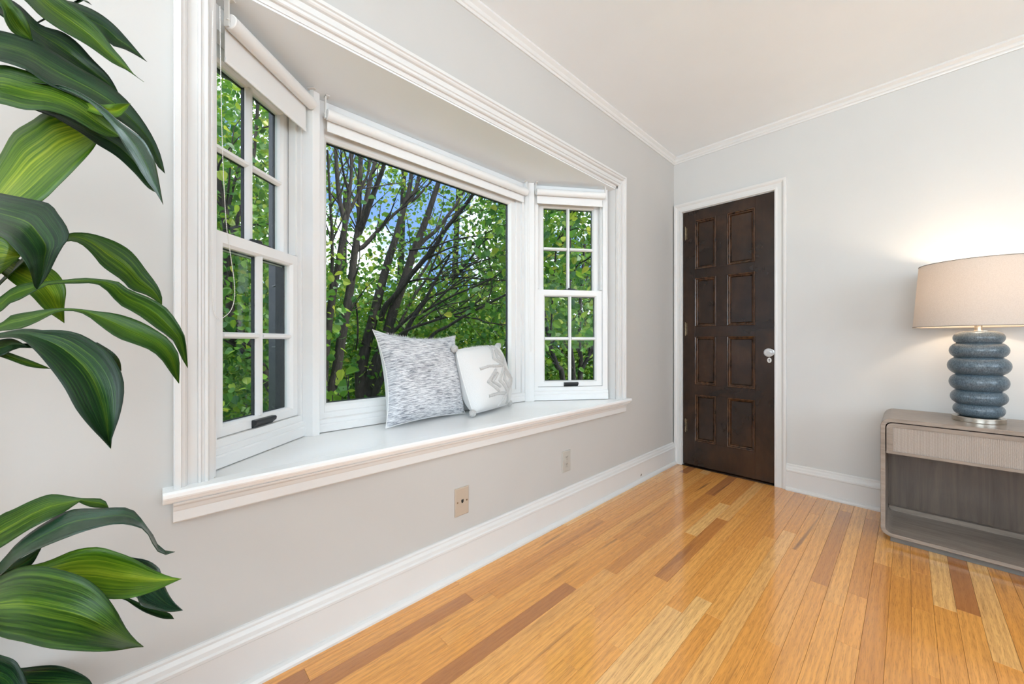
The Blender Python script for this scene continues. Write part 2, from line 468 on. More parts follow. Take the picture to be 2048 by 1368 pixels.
def added_window(name, box0, box1, axis, label):  # made-up window, added to carry a fill light
    w = thing(name, label, 'window', ((box0[0] + box1[0]) / 2, (box0[1] + box1[1]) / 2, box0[2]), kind='structure')
    m = MB(); a, b = list(box0), list(box1); o_ = 1 - axis
    for lo, hi, z0, z1 in ((a[o_], a[o_] + .06, a[2], b[2]), (b[o_] - .06, b[o_], a[2], b[2]), (a[o_], b[o_], a[2], a[2] + .06), (a[o_], b[o_], b[2] - .06, b[2]), ((a[o_] + b[o_]) / 2 - .03, (a[o_] + b[o_]) / 2 + .03, a[2], b[2])):
        p, q = [0, 0, z0], [0, 0, z1]
        p[axis], q[axis] = a[axis], b[axis]; p[o_], q[o_] = lo, hi
        m.box(p, q)
    m.build('frame', 'window_paint', w)
added_window('added_window_4', (XR + .03, wy0, .75), (XR + .10, wy1, 2.25), 0, 'wide unseen window added for the fill light, opposite the bay')
added_window('added_window_5', (wx0, YB - .10, .75), (wx1, YB - .03, 2.25), 1, 'wide unseen window added for the fill light, behind the camera')
m = MB().box((-T, YB - T, H), (XR + T, T, H + 0.12))
st(m.build('ceiling', 'ceiling_paint'), 'smooth white room ceiling', 'ceiling')

# floor with planks
fl = MB().box((-T, YB - T, -0.1), (XR + T, T, -0.0125)).build('floor', 'floor_joint')
st(fl, 'glossy honey oak strip floor', 'floor')
PW = 0.0572
planks = []
r = 0; x = 0.004
while x < XR:
    y = YB - random.uniform(0, 0.9)
    while y < 0:
        L = random.choice((0.35, 0.5, 0.62, 0.75, 0.9, 1.05, 1.25, 1.4)) * random.uniform(0.92, 1.08)
        y0, y1 = max(y, YB), min(y + L, 0.09 if DX0 < x < DX1 else 0.0)
        if y1 - y0 > 0.04:
            planks.append((x, min(x + PW, XR), y0, y1))
        y += L
    x += PW
def seen(x0, x1, y0, y1):
    for a in (x0, (x0 + x1) / 2, x1):
        for b in np.linspace(y0, y1, 9):
            q = np.array([a, b, 0]) - CAM; d = q @ FW
            if d > 0.3:
                u = CX + FPX * (q @ RT) / d; w = CY + FPX * 0.98 / d
                if -30 < u < 2078 and w < 1400:
                    return True
    return False
def plank_geo(x0, x1, y0, y1, h):
    g, c, zb, z = 0.0003, 0.0005, -0.0125, h
    return [(x0 + g, y0 + g, zb), (x1 - g, y0 + g, zb), (x1 - g, y1 - g, zb), (x0 + g, y1 - g, zb),
            (x0 + g, y0 + g, z - c), (x1 - g, y0 + g, z - c), (x1 - g, y1 - g, z - c), (x0 + g, y1 - g, z - c),
            (x0 + g + c, y0 + g + c, z), (x1 - g - c, y0 + g + c, z), (x1 - g - c, y1 - g - c, z), (x0 + g + c, y1 - g - c, z)]
PF = [(8, 9, 10, 11)] + [(i, (i + 1) % 4, 4 + (i + 1) % 4, 4 + i) for i in range(4)] + [(4 + i, 4 + (i + 1) % 4, 8 + (i + 1) % 4, 8 + i) for i in range(4)]
rest = MB(); tones = []
vis = [p for p in planks if seen(*p)]
def near(p):
    return math.hypot((p[0] + p[1]) / 2 - CAM[0], (p[2] + p[3]) / 2 - CAM[1])
vis.sort(key=near); vis = set(vis[:300])
for p in planks:
    if p in vis:
        MB().add(plank_geo(*p, random.uniform(-0.0001, 0.0001)), PF).build('plank', 'oak_plank', fl)
    else:
        rest.add(plank_geo(*p, 0), PF); tones += [random.random()] * 12
rb = rest.build('plank_field', 'oak_plank_rest', fl)
rb['kind'] = 'stuff'
a_ = rb.data.attributes.new('tone', 'FLOAT', 'POINT'); a_.data.foreach_set('value', tones)

# baseboards, crown mouldings
BB = [(0, 0), (0.034, 0), (0.034, 0.008), (0.030, 0.016), (0.022, 0.021), (0.017, 0.022), (0.017, 0.122), (0.022, 0.126), (0.022, 0.134), (0.018, 0.139), (0.016, 0.150), (0.010, 0.160), (0.010, 0.166), (0.006, 0.171), (0, 0.172)]
CR = [(0, 0), (0, -0.052), (0.006, -0.052), (0.008, -0.046), (0.008, -0.040), (0.013, -0.037), (0.017, -0.028), (0.017, -0.022), (0.026, -0.014), (0.030, -0.010), (0.030, 0)]
def run(name, prof, p0, p1, out, mat, label, cat):
    ob = MB().ext(prof, p0, p1, out, (0, 0, 1)).build(name, mat)
    return st(ob, label, cat)
run('baseboard_left', BB, (0, YB, 0), (0, -0.024, 0), (1, 0, 0), 'trim_paint', 'tall white baseboard under the bay window', 'baseboard')
run('baseboard_right', BB, (XR, 0, 0), (0.752, 0, 0), (0, -1, 0), 'trim_paint', 'tall white baseboard between the dark door and the console', 'baseboard')
run('baseboard_back', BB, (0.034, YB, 0), (XR, YB, 0), (0, 1, 0), 'trim_paint', 'white baseboard behind the camera', 'baseboard')
run('trim_1', CR, (0, YB, H), (0, 0, H), (1, 0, 0), 'trim_paint', 'thin white crown moulding above the bay window', 'moulding')
run('trim_2', CR, (XR, 0, H), (0.0, 0, H), (0, -1, 0), 'trim_paint', 'thin white crown moulding above the door wall', 'moulding')

# bay: casing, jamb lining, soffit, seat, apron
CS = [(0, 0), (0, 0.013), (0.003, 0.017), (0.009, 0.017), (0.011, 0.013), (0.016, 0.013), (0.018, 0.018), (0.023, 0.018), (0.025, 0.011), (0.044, 0.011), (0.046, 0.020), (0.050, 0.024), (0.056, 0.025), (0.058, 0.031), (0.070, 0.031), (0.072, 0.028), (0.072, 0)]
yl, yr, zt = -2.953, -0.868, 1.992
m = MB().sweep(CS, [(0, yl, ZS), (0, yl, zt), (0, yr, zt), (0, yr, ZS)], [(0, -1, 0), (0, -1, 1), (0, 1, 1), (0, 1, 0)], (1, 0, 0))
st(m.build('trim_3', 'trim_paint'), 'moulded white casing framing the bay window opening', 'casing')
m = MB(); m.box((-T, YO0 - .03, ZS), (-0.008, YO0 + .001, zt)); m.box((-T, YO1, ZS), (-0.004, YO1 + .03, zt))
m.box((0, yl - .002, ZS), (0.004, YO0 - .004, zt)) ; m.box((0, YO1 + .004, ZS), (0.004, yr + .002, zt)); m.box((0, yl - .002, ZSOF + .006), (0.004, yr + .002, zt + .002))
st(m.build('trim_4', 'trim_paint'), 'flat white jamb boards lining the sides of the bay opening', 'jamb')
BAYP = [(-.0005, YO0), (-.0005, YO1), (-0.16, YO1 + .02), (-0.52, -1.30), (-0.52, -2.66), (-0.20, YO0 - .03)]
BAYP_ccw = BAYP
ob = MB().prism(BAYP_ccw, ZSOF, ZSOF + .12).build('ceiling', 'ceiling_paint')
st(ob, 'smooth white soffit over the window seat', 'ceiling')
m = MB().prism([(-0.10, YO0 - .03), (0.0, YO0), (0.0, YO1), (-0.10, YO1 + .03), (-0.50, -1.31), (-0.50, -2.66)], ZS - .035, ZS)
nose = [(0, -0.034), (0.036, -0.034), (0.040, -0.030), (0.044, -0.022), (0.052, -0.020), (0.055, -0.014), (0.055, -0.005), (0.050, 0), (0, 0)]
m.ext(nose, (-0.001, -3.046, ZS), (-0.001, -0.770, ZS), (1, 0, 0), (0, 0, 1))
st(m.build('trim_5', 'sill_paint', bevel=0.001), 'glossy white window seat board under the cushions', 'window seat')
AP = [(0, -0.034), (0.038, -0.034), (0.036, -0.040), (0.030, -0.046), (0.026, -0.056), (0.024, -0.060), (0.024, -0.086), (0.020, -0.090), (0, -0.090)]
st(MB().ext(AP, (0, -3.026, ZS), (0, -0.792, ZS), (1, 0, 0), (0, 0, 1)).build('trim_6', 'trim_paint'), 'coved white apron strip beneath the window seat', 'moulding')
# outside of the bay: knee wall, and unseen roof and eaves added to block the sun
m = MB().prism([(-T, YO0 - .04), (-T, YO1 + .04), (-0.50, -1.29), (-0.50, -2.68)], -0.9, ZS - .036)
st(m.build('wall_bay', 'siding_paint'), 'outside knee wall under the bay window', 'wall')
m = MB().prism([(-T, -3.3), (-T, -0.55), (-0.68, -1.15), (-0.68, -2.85)], ZSOF + .12, ZSOF + .2)
m.box((-0.35, YB - .4, H + .12), (XR + .4, 0.4, H + .2))
st(m.build('roof', 'roof_shingle'), 'unseen roof over the room and bay, added to keep the sun out', 'roof')

# corner posts between the windows
m = MB().prism([(-0.43, -2.66), (-0.335, -2.634), (-0.303, -2.607), (-0.309, -2.580), (-0.43, -2.572)][::1], ZS, ZSOF)
st(m.build('trim_7', 'window_paint', bevel=0.0015), 'white corner post between the left and middle windows', 'post')
m = MB().prism([(-0.43, -1.378), (-0.336, -1.378), (-0.317, -1.362), (-0.298, -1.338), (-0.320, -1.312), (-0.41, -1.25)], ZS, ZSOF)
st(m.build('trim_8', 'window_paint', bevel=0.0015), 'white corner post between the middle and right windows', 'post')

# dark clad corner outside, between the left and the middle windows
m = MB().prism([(-0.40, -2.655), (-0.53, -2.712), (-0.56, -2.700), (-0.56, -2.600), (-0.44, -2.600)][::-1], ZS - .3, ZSOF)
for i in range(5):
    m.box((-0.562, -2.704, ZS + .1 + i * .25), (-0.44, -2.600, ZS + .105 + i * .25))
st(m.build('trim_11', 'dark_cladding'), 'dark clad outside corner of the bay', 'cladding')

# ================================================================== WINDOWS
class Frame2:
    """local frame of a window: u along the wall, n outward, z up"""
    def __init__(s, A, B):
        s.A = np.array([*A, 0.0]); d = np.array([B[0] - A[0], B[1] - A[1], 0.0]); s.L = np.linalg.norm(d); s.u = d / s.L
        n = np.array([-s.u[1], s.u[0], 0.0]); s.n = n if n[0] < 0 else -n
    def p(s, u, n, z):
        return s.A + u * s.u + n * s.n + np.array([0, 0, z])
    def bx(s, m, u0, u1, z0, z1, n0, n1):
        c = [s.p(u, n, z) for z in (z0, z1) for u, n in ((u0, n0), (u1, n0), (u1, n1), (u0, n1))]
        return m.add(c, [(0, 3, 2, 1), (4, 5, 6, 7), (0, 1, 5, 4), (1, 2, 6, 5), (2, 3, 7, 6), (3, 0, 4, 7)])
    def ring(s, m, o_, i_, n0, n1, bev=0.0, nb=0.0):
        """rectangular frame: outer and inner rect (u0,u1,z0,z1), depth n0..n1, the inner edge sloped back by bev"""
        def rect(r, n):
            return [s.p(r[0], n, r[2]), s.p(r[1], n, r[2]), s.p(r[1], n, r[3]), s.p(r[0], n, r[3])]
        ib = (i_[0] - bev, i_[1] + bev, i_[2] - bev, i_[3] + bev)
        rs = [rect(o_, n1), rect(o_, n0), rect(ib, n0), rect(i_, n0 + nb), rect(i_, n1), rect(o_, n1)]
        vs = [p for r_ in rs for p in r_]; fs = []
        for i in range(5):
            for j in range(4):
                a, b = i * 4 + j, i * 4 + (j + 1) % 4
                fs.append((a, b, b + 4, a + 4))
        return m.add(vs, fs)

def muntin(fr, parent, horiz, c, a0, a1, n0, n1, mat='window_paint', w=0.010):
    m = MB()
    prof = [(-w, n1), (-w, n1 - .006), (-w * .45, n0), (w * .45, n0), (w, n1 - .006), (w, n1)]
    if horiz:
        m.loft([[fr.p(a, n, c + q) for q, n in prof] for a in (a0, a1)])
    else:
        m.loft([[fr.p(c + q, n, a) for q, n in prof] for a in (a0, a1)])
    return m.build('muntin', mat, parent)

def sash(fr, win, name, o_, g, n0, hm, lift=None, lock=False):
    """o_ outer rect, g glass rect, n0 inner face, hm height of the cross bar"""
    m = MB(); fr.ring(m, o_, g, n0, n0 + .030, 0.008, 0.010)
    sa = m.build(name, 'window_paint', win)
    um = (g[0] + g[1]) / 2
    muntin(fr, sa, False, um, g[2], g[3], n0 + .002, n0 + .020)
    muntin(fr, sa, True, hm, g[0], um - .010, n0 + .002, n0 + .020)
    muntin(fr, sa, True, hm, um + .010, g[1], n0 + .002, n0 + .020)
    for (a, b) in ((g[0], um), (um, g[1])):
        for (c, d) in ((g[2], hm), (hm, g[3])):
            p = MB(); fr.bx(p, a + .001, b - .001, c + .001, d - .001, n0 + .0205, n0 + .0235)
            p.build('glass_pane', 'window_glass', sa)
    m = MB(); e = 0.003
    fr.ring(m, o_, (g[0] + e, g[1] - e, g[2] + e, g[3] - e), n0 + .0305, n0 + .037)
    fr.bx(m, um - .009, um + .009, g[2], g[3], n0 + .024, n0 + .034)
    fr.bx(m, g[0], g[1], hm - .009, hm + .009, n0 + .024, n0 + .034)
    m.build('outer_cladding', 'dark_cladding', sa)
    if lift:
        u0, u1, z0, z1 = lift
        m = MB(); prof = [(0, z0), (-.003, z0), (-.006, z0 + .004), (-.018, (z0 + z1) / 2), (-.020, z1 - .005), (-.017, z1), (0, z1)]
        m.loft([[fr.p(u, n0 + a - .0002, z) for a, z in prof] for u in (u0, u0 + .004, u1 - .004, u1)])
        m.build('sash_lift', 'black_metal', sa, bevel=0.0015)
    if lock:
        m = MB(); z = o_[3]
        fr.bx(m, um - .045, um + .045, z + .0005, z + .006, n0 + .004, n0 + .028)
        m.lathe([(0.013, 0), (0.013, .006), (.009, .010)], fr.p(um, n0 + .016, z + .006), 12)
        fr.bx(m, um - .012, um + .035, z + .006, z + .012, n0 + .008, n0 + .018)
        m.build('sash_lock', 'black_metal', sa, bevel=0.001)
    return sa

def side_window(name, A, B, U, label):
    """U: frame end, sash u0,u1, glass u0,u1"""
    fr = Frame2(A, B); ue, s0, s1, g0, g1 = U
    w = thing(name, label, 'window', tuple(fr.p(ue / 2, .05, ZS)), kind='structure')
    m = MB()
    fr.ring(m, (-.02, ue, ZS + .003, ZSOF - .001), (s0 - .001, s1 + .001, .692, 1.896), 0.006, .052)
    m.build('frame', 'window_paint', w)
    m = MB(); fr.ring(m, (-.02, ue, ZS + .003, ZSOF - .001), (s0 - .004, s1 + .004, .692, 1.905), .0525, .115); m.build('outer_frame', 'dark_cladding', w)
    m = MB()
    prof = [(.006, ZS + .003), (-.004, ZS + .003), (-.004, .642), (-.001, .646), (.0, .648), (-.002, .650), (-.002, .664), (.001, .668), (.006, .669)]
    m.loft([[fr.p(u, n, z) for n, z in prof] for u in (-.02, ue)])
    m.build('sill_strip', 'window_paint', w)
    m = MB()                                       # stops beside the upper sash
    fr.bx(m, s0 - .006, s0 + .008, 1.318, 1.8955, .022, .050); fr.bx(m, s1 - .008, s1 + .006, 1.318, 1.8955, .022, .050)
    m.build('stop', 'window_paint', w)
    um = (g0 + g1) / 2
    sash(fr, w, 'upper_sash', (s0, s1, 1.272, 1.903), (g0 + .002, g1 - .002, 1.318, 1.850), .056, 1.586)
    sash(fr, w, 'lower_sash', (s0, s1, .694, 1.312), (g0, g1, .729, 1.271), .018, 1.000, (um - .045, um + .048, .694, .720), True)
    return fr
FL = side_window('window_1', (-.344, -2.617), (-.074, -2.930), (.437, .030, .404, .064, .364), 'double-hung window at the left of the bay, with a hanging shade chain')
FR = side_window('window_3', (-.315, -1.325), (-.037, -.926), (.492, .029, .458, .077, .414), 'narrow double-hung window at the right of the bay')
FC = Frame2((-.345, -2.567), (-.345, -1.370))
w = thing('window_2', 'large undivided picture window in the middle of the bay', 'window', tuple(FC.p(.6, .05, ZS)), kind='structure')
m = MB(); FC.ring(m, (-.02, 1.215, ZS + .003, ZSOF - .001), (.010, 1.168, .664, 1.905), .002, .05); m.build('frame', 'window_paint', w)
m = MB(); FC.ring(m, (-.02, 1.215, ZS + .003, ZSOF - .001), (.021, 1.131, .687, 1.863), .0505, .085); m.build('outer_frame', 'dark_cladding', w)
m = MB(); prof = [(.002, ZS + .003), (-.006, ZS + .003), (-.006, .636), (-.003, .640), (-.003, .643), (-.005, .645), (-.005, .660), (.002, .664)]
m.loft([[FC.p(u, n, z) for n, z in prof] for u in (-.02, 1.215)]); m.build('sill_strip', 'window_paint', w)
m = MB(); FC.ring(m, (.008, 1.170, .662, 1.907), (.022, 1.130, .688, 1.862), .013, .049, .003, .003); m.build('stop', 'window_paint', w)
m = MB(); FC.ring(m, (.021, 1.131, .687, 1.863), (.034, 1.088, .721, 1.824), .022, .046, .010, .014); sa = m.build('fixed_sash', 'window_paint', w)
m = MB(); FC.bx(m, .032, 1.090, .719, 1.826, .0465, .0495); m.build('glass_pane', 'window_glass', sa)
m = MB(); FC.ring(m, (.021, 1.131, .687, 1.863), (.037, 1.085, .724, 1.821), .050, .060); m.build('outer_cladding', 'dark_cladding', sa)

# roller shades
def shade(fr, u0, u1, zc, zb, n, r, label, chain_u, chain_pts):
    t = thing('roller_shade', label, 'roller shade', tuple(fr.p((u0 + u1) / 2, n, zc)), 'white roller shades in the bay')
    m = MB(); m.tube([fr.p(u, n, zc) for u in (u0, u0 + .002, u1 - .002, u1)], [r - .002, r, r, r - .002], 24); m.build('roll', 'shade_fabric', t, smooth=40)
    m = MB(); fr.bx(m, u0 + .008, u1 - .008, zb + .012, zc, n + r - .0015, n + r); m.build('fabric', 'shade_fabric', t)
    m = MB(); fr.bx(m, u0 + .008, u1 - .008, zb, zb + .014, n + r - .004, n + r + .0015); m.build('hem_bar', 'shade_fabric', t, bevel=.001)
    for u in (u0 - .004, u1 + .004):
        m = MB(); fr.bx(m, u - .002, u + .002, zc - r * .8, ZSOF - .001, n - r * .15, n + r * .5); fr.bx(m, u - .002, u + (.012 if u < u0 else -.012), ZSOF - .004, ZSOF - .001, n - r * .6, n + r * .8)
        m.lathe([(.005, 0), (.005, .003)], fr.p(u, n, zc) - np.array([0, 0, .0015]), 10); m.build('bracket', 'white_enamel', t)
    if chain_pts is not None:
        pts = [fr.p(chain_u + a, n + b, z) for a, b, z in chain_pts]
        dense = []
        for i in range(len(pts) - 1):
            k_ = max(2, int(np.linalg.norm(pts[i + 1] - pts[i]) / .0028))
            dense += [pts[i] + (pts[i + 1] - pts[i]) * j / k_ for j in range(k_)]
        m = MB(); m.tube(dense, [.0013 if i % 2 else .0006 for i in range(len(dense))], 5); m.build('chain', 'white_enamel', t)
def smoothpts(pts, k_=8):
    P = [np.array(p, float) for p in pts]; P = [2 * P[0] - P[1]] + P + [2 * P[-1] - P[-2]]; out = []
    for i in range(1, len(P) - 2):
        for j in range(k_):
            t = j / k_
            out.append(0.5 * ((2 * P[i]) + (-P[i - 1] + P[i + 1]) * t + (2 * P[i - 1] - 5 * P[i] + 4 * P[i + 1] - P[i + 2]) * t * t + (-P[i - 1] + 3 * P[i] - 3 * P[i + 1] + P[i + 2]) * t ** 3))
    out.append(P[-2]); return out
def on_frame(fr, px, py, n):
    r_ = ray(px, py); A_ = fr.A + fr.n * n; t_ = ((A_ - CAM) @ fr.n) / (r_ @ fr.n); q_ = CAM + t_ * r_
    return (q_ - A_) @ fr.u, q_[2]
CHAIN = []
for cx_, cy_ in ((440, 12), (441, 120), (445, 300), (452, 440), (461, 510), (468, 560), (469, 595), (462, 620), (448, 634), (436, 637), (426, 600), (424, 400), (424, 120), (426, 20)):
    u_, z_ = on_frame(FL, cx_, cy_, -.058); CHAIN.append((u_ - .408, -.018, z_))
CHAIN = smoothpts(CHAIN, 6)
shade(FL, .028, .412, 1.908, 1.797, -.040, .022, 'white roller shade at the left window, pulled a little lower', .408,
      CHAIN)
shade(FC, .012, 1.168, 1.897, 1.838, -.040, .021, 'long white roller shade above the picture window', 1.178,
      smoothpts([(0, -.010, 1.88), (0, -.012, 1.5), (.004, -.014, 1.2), (.012, -.014, 1.00), (.016, -.014, .93), (.010, -.010, .95), (.004, 0.0, 1.2), (0, .008, 1.88)]))
shade(FR, .010, .455, 1.911, 1.846, -.035, .020, 'short white roller shade at the right window', .462,
      smoothpts([(0, -.010, 1.90), (0, -.012, 1.6), (.002, -.014, 1.3), (.003, -.014, 1.09), (.008, -.014, 1.06), (.012, -.012, 1.10), (.006, 0, 1.5), (0, .008, 1.90)]))

# ================================================================== DOOR
d = thing('door_1', 'dark stained eight-panel wooden door', 'door', (.38, .02, 0), kind='structure')
DL, DR, DB, DT = .072, .686, .014, 2.004
DY = 0.004                                       # face of the door
cols = [(.170, .325), (.394, .577)]
cols = [(.163, .316), (.391, .570)]
rows = [(1.544, 1.926), (1.098, 1.475), (.648, 1.020), (.206, .570)]
xs = [DL, cols[0][0], cols[0][1], cols[1][0], cols[1][1], DR]
for a, b in ((0, 1), (2, 3), (4, 5)):
    if a != 2:
        MB().box((xs[a], DY, DB), (xs[b], DY + .038, DT)).build('stile', 'door_wood', d, bevel=.0008)
zz = [DT, rows[0][1], rows[0][0], rows[1][1], rows[1][0], rows[2][1], rows[2][0], rows[3][1], rows[3][0], DB]
for i in range(0, 10, 2):
    MB().box((xs[1], DY, zz[i + 1]), (xs[4], DY + .038, zz[i])).build('rail', 'door_wood', d, bevel=.0008)
for (z0, z1) in rows:
    MB().box((xs[2], DY, z0), (xs[3], DY + .038, z1)).build('mullion', 'door_wood', d, bevel=.0008)
    for (x0, x1) in cols:
        p = MB().box((x0 - .001, DY + .014, z0 - .001), (x1 + .001, DY + .030, z1 + .001)).build('panel', 'door_wood', d)
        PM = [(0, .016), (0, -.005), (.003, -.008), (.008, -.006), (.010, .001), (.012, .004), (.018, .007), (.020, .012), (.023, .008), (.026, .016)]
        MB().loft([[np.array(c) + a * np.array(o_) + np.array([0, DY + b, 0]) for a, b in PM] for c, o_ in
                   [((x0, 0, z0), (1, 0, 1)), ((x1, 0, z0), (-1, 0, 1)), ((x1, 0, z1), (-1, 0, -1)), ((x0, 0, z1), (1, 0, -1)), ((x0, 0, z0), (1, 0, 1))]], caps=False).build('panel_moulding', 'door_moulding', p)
for py in (467.5, 658, 850):
    q = onp(1371.5, py, 1, DY - .004)
    m = MB(); m.box((q[0] - .002, DY - .002, q[2] - .045), (q[0] + .010, DY + .0, q[2] + .045))
    for i in range(3):
        m.tube([(q[0], DY - .008, q[2] - .046 + i * .031), (q[0], DY - .008, q[2] - .017 + i * .031)], .0055, 10)
    for s in (-1, 1):
        m.sphere((q[0], DY - .008, q[2] + s * .049), .0055, 8, 6)
    tag(m.build('hinge', 'old_brass', d), 'aged brass hinge')
q = onp(1541, 705, 1, DY)
kn = MB().lathe([(.024, 0), (.024, .003), (.012, .006), (.009, .010), (.009, .030)], (0, 0, 0), 20)
kn.v = [(x + q[0], DY - z, y + q[2]) for x, y, z in kn.v]
kb = kn.build('knob_stem', 'steel_metal', d)
m = MB(); rings = []
for rr, zz_, ph in ((.012, .030, 0), (.020, .036, .2), (.029, .048, 0), (.029, .054, .2), (.022, .064, 0), (.010, .068, .2)):
    rings.append([(q[0] + rr * math.cos(2 * math.pi * (j + ph * 2.5) / 12), DY - zz_, q[2] + rr * math.sin(2 * math.pi * (j + ph * 2.5) / 12)) for j in range(12)])
m.loft(rings); tag(m.build('knob', 'crystal_glass', d), 'faceted glass door knob')
q2 = onp(1538.8, 720.5, 1, DY)
m = MB(); m.loft([[(q2[0] + r_ * .75 * math.cos(2 * math.pi * j / 20), DY - y_, q2[2] + r_ * math.sin(2 * math.pi * j / 20)) for j in range(20)] for r_, y_ in ((.0175, 0), (.0175, .002), (.013, .0045))])
es = m.build('escutcheon', 'white_enamel', d)
m = MB(); m.loft([[(q2[0] + .0035 * math.cos(2 * math.pi * j / 10), y_, q2[2] + .004 + .0045 * math.sin(2 * math.pi * j / 10)) for j in range(10)] for y_ in (DY - .0040, DY - .0050)])
m.box((q2[0] - .0018, DY - .0050, q2[2] - .010), (q2[0] + .0018, DY - .0040, q2[2] + .003)); m.build('keyhole', 'dark_hole', es)
DC = [(0, 0), (0, .013), (.003, .016), (.010, .016), (.014, .013), (.018, .012), (.040, .012), (.046, .018), (.052, .022), (.064, .022), (.066, .019), (.066, 0)]
m = MB().sweep(DC, [(DX0 + .003, 0, 0), (DX0 + .003, 0, DZ - .003), (DX1 - .006, 0, DZ - .003), (DX1 - .006, 0, 0)], [(-.88, 0, 0), (-.88, 0, 1), (1, 0, 1), (1, 0, 0)], (0, -1, 0))
m.box((DX0 - .01, 0.002, 0), (DX0 + .006, .09, DZ)); m.box((DX1 - .006, .002, 0), (DX1 + .01, .09, DZ)); m.box((DX0, .002, DZ - .006), (DX1, .09, DZ + .01))
st(m.build('trim_9', 'trim_paint'), 'white moulded casing around the dark door', 'casing')
st(MB().box((DX0 + .006, -.012, 0.0005), (DX1 - .006, .088, .007)).build('trim_10', 'door_wood', bevel=.002), 'thin dark threshold strip under the door', 'threshold')

# ================================================================== WALL PLATES
def plate(name, y, z, mat, label, cat):
    t = thing(name, label, cat, (0, y, z - .057))
    MB().loft([[(x_, y + sy * (.0355 - e), z + sz * (.0585 - e)) for sy, sz in ((-1, -1), (1, -1), (1, 1), (-1, 1))] for x_, e in ((.0002, 0), (.004, 0), (.0062, .003))]).build('cover_plate', mat, t)
    return t
t = plate('phone_jack', -2.112, .303, 'beige_plastic', 'beige telephone jack plate low on the wall under the seat', 'wall plate')
for s in (-1, 1):
    MB().loft([[(x_, -2.112 + s * .024 + .0035 * math.cos(2 * math.pi * j / 10), .303 + .0035 * math.sin(2 * math.pi * j / 10)) for j in range(10)] for x_ in (.0062, .0072)]).build('screw', 'old_brass', t)
m = MB(); m.box((.0062, -2.117, .300), (.0068, -2.105, .311)); m.box((.0062, -2.114, .296), (.0068, -2.108, .300)); m.build('jack_hole', 'dark_hole', t)
t = plate('power_outlet', -1.401, .318, 'almond_plastic', 'almond duplex power outlet on the wall near the corner', 'wall plate')
for s in (-1, 1):
    zc = .318 + s * .0195
    rc = MB().loft([[(x_, -1.401 + .0165 * math.cos(2 * math.pi * j / 16), zc + min(.0125, max(-.0125, .0165 * math.sin(2 * math.pi * j / 16)))) for j in range(16)] for x_ in (.0062, .0078)]).build('receptacle', 'almond_plastic', t)
    m = MB()
    for yy in (-.0062, .0062):
        m.box((.0078, -1.401 + yy - .0013, zc + .000), (.0081, -1.401 + yy + .0013, zc + .009))
    m.box((.0078, -1.4030, zc - .009), (.0081, -1.399, zc - .005)); m.build('slots', 'dark_hole', rc)
MB().loft([[(x_, -1.401 + .003 * math.cos(2 * math.pi * j / 10), .318 + .003 * math.sin(2 * math.pi * j / 10)) for j in range(10)] for x_ in (.0062, .0074)]).build('screw', 'steel_metal', t)
q = onp(1282, 949.5, 0, .018)
m = MB(); m.tube([(.0172, q[1] - .006, q[2] - .009), (.022, q[1] - .001, q[2] + .006), (.022, q[1] + .002, q[2] + .006), (.0172, q[1] + .007, q[2] - .009)], .0012, 6)
tag(m.build('wire_staple', 'old_brass'), 'tiny bent wire staple on the baseboard near the corner', 'staple')

# ================================================================== CUSHIONS
def cushion(name, label, Q, thick, mat, inset, n=28, ear=0.0, back=None):
    """Q: corners BL, BR, TL, TR; a plump square pad that stands on its bottom edge"""
    Q = [np.array(q_, float) for q_ in Q]
    N = np.cross(Q[1] - Q[0], Q[2] - Q[0]); N /= np.linalg.norm(N)
    if N[0] < 0: N = -N
    t = thing(name, label, 'cushion', tuple((Q[0] + Q[1]) / 2))
    def P(u, v, side):
        su, sv = 2 * u - 1, 2 * v - 1
        uu = 0.5 + 0.5 * su * (1 - inset * (1 - sv * sv) * abs(su) ** 3)
        vv = 0.5 + 0.5 * sv * (1 - inset * (1 - su * su) * abs(sv) ** 3)
        if sv < 0: vv = 0.5 + 0.5 * sv * (1 - .35 * inset * (1 - su * su) * abs(sv) ** 3)
        p = (Q[0] * (1 - uu) + Q[1] * uu) * (1 - vv) + (Q[2] * (1 - uu) + Q[3] * uu) * vv
        h = max(0.0, (1 - su ** 2) * (1 - sv ** 2)) ** 0.42
        wr = 0.004 * math.sin(9 * u + 5 * v) * (1 - su ** 2) + 0.003 * math.sin(17 * v - 6 * u) * (1 - sv ** 2)
        belly = 1 + 0.22 * (-sv) * (1 - abs(sv))
        return p + N * (side * (thick / 2 * h * belly) + (wr if side > 0 else 0) * h)
    def half(side, mname, nm):
        vs = [P(i / n, j / n, side) for j in range(n + 1) for i in range(n + 1)]
        fs = [(j * (n + 1) + i, j * (n + 1) + i + 1, (j + 1) * (n + 1) + i + 1, (j + 1) * (n + 1) + i) for j in range(n) for i in range(n)]
        if side < 0: fs = [f[::-1] for f in fs]
        mb = MB().add(vs, fs); ob = mb.build(nm, mname, t, smooth=True)
        uv = ob.data.uv_layers.new(name='UVMap')
        for lp in ob.data.loops:
            uv.data[lp.index].uv = ((lp.vertex_index % (n + 1)) / n, (lp.vertex_index // (n + 1)) / n)
        return ob
    f_ = half(1, mat, 'front_cover'); half(-1, back or mat, 'back_cover')
    m = MB()
    ed = [P(i / n, 0, 1) for i in range(n)] + [P(1, i / n, 1) for i in range(n)] + [P(1 - i / n, 1, 1) for i in range(n)] + [P(0, 1 - i / n, 1) for i in range(n)]
    ed.append(ed[0]); m.tube(ed, .0022, 6, False); m.build('seam', back or mat, t)
    return t, P, N
c1, P1, N1 = cushion('cushion', 'large grey and white streaked cushion on the window seat', [(-.222, -2.345, .612), (-.262, -1.898, .612), (-.338, -2.352, 1.034), (-.345, -1.900, 1.012)], .175, 'streaked_cloth', .17, back='white_cotton')
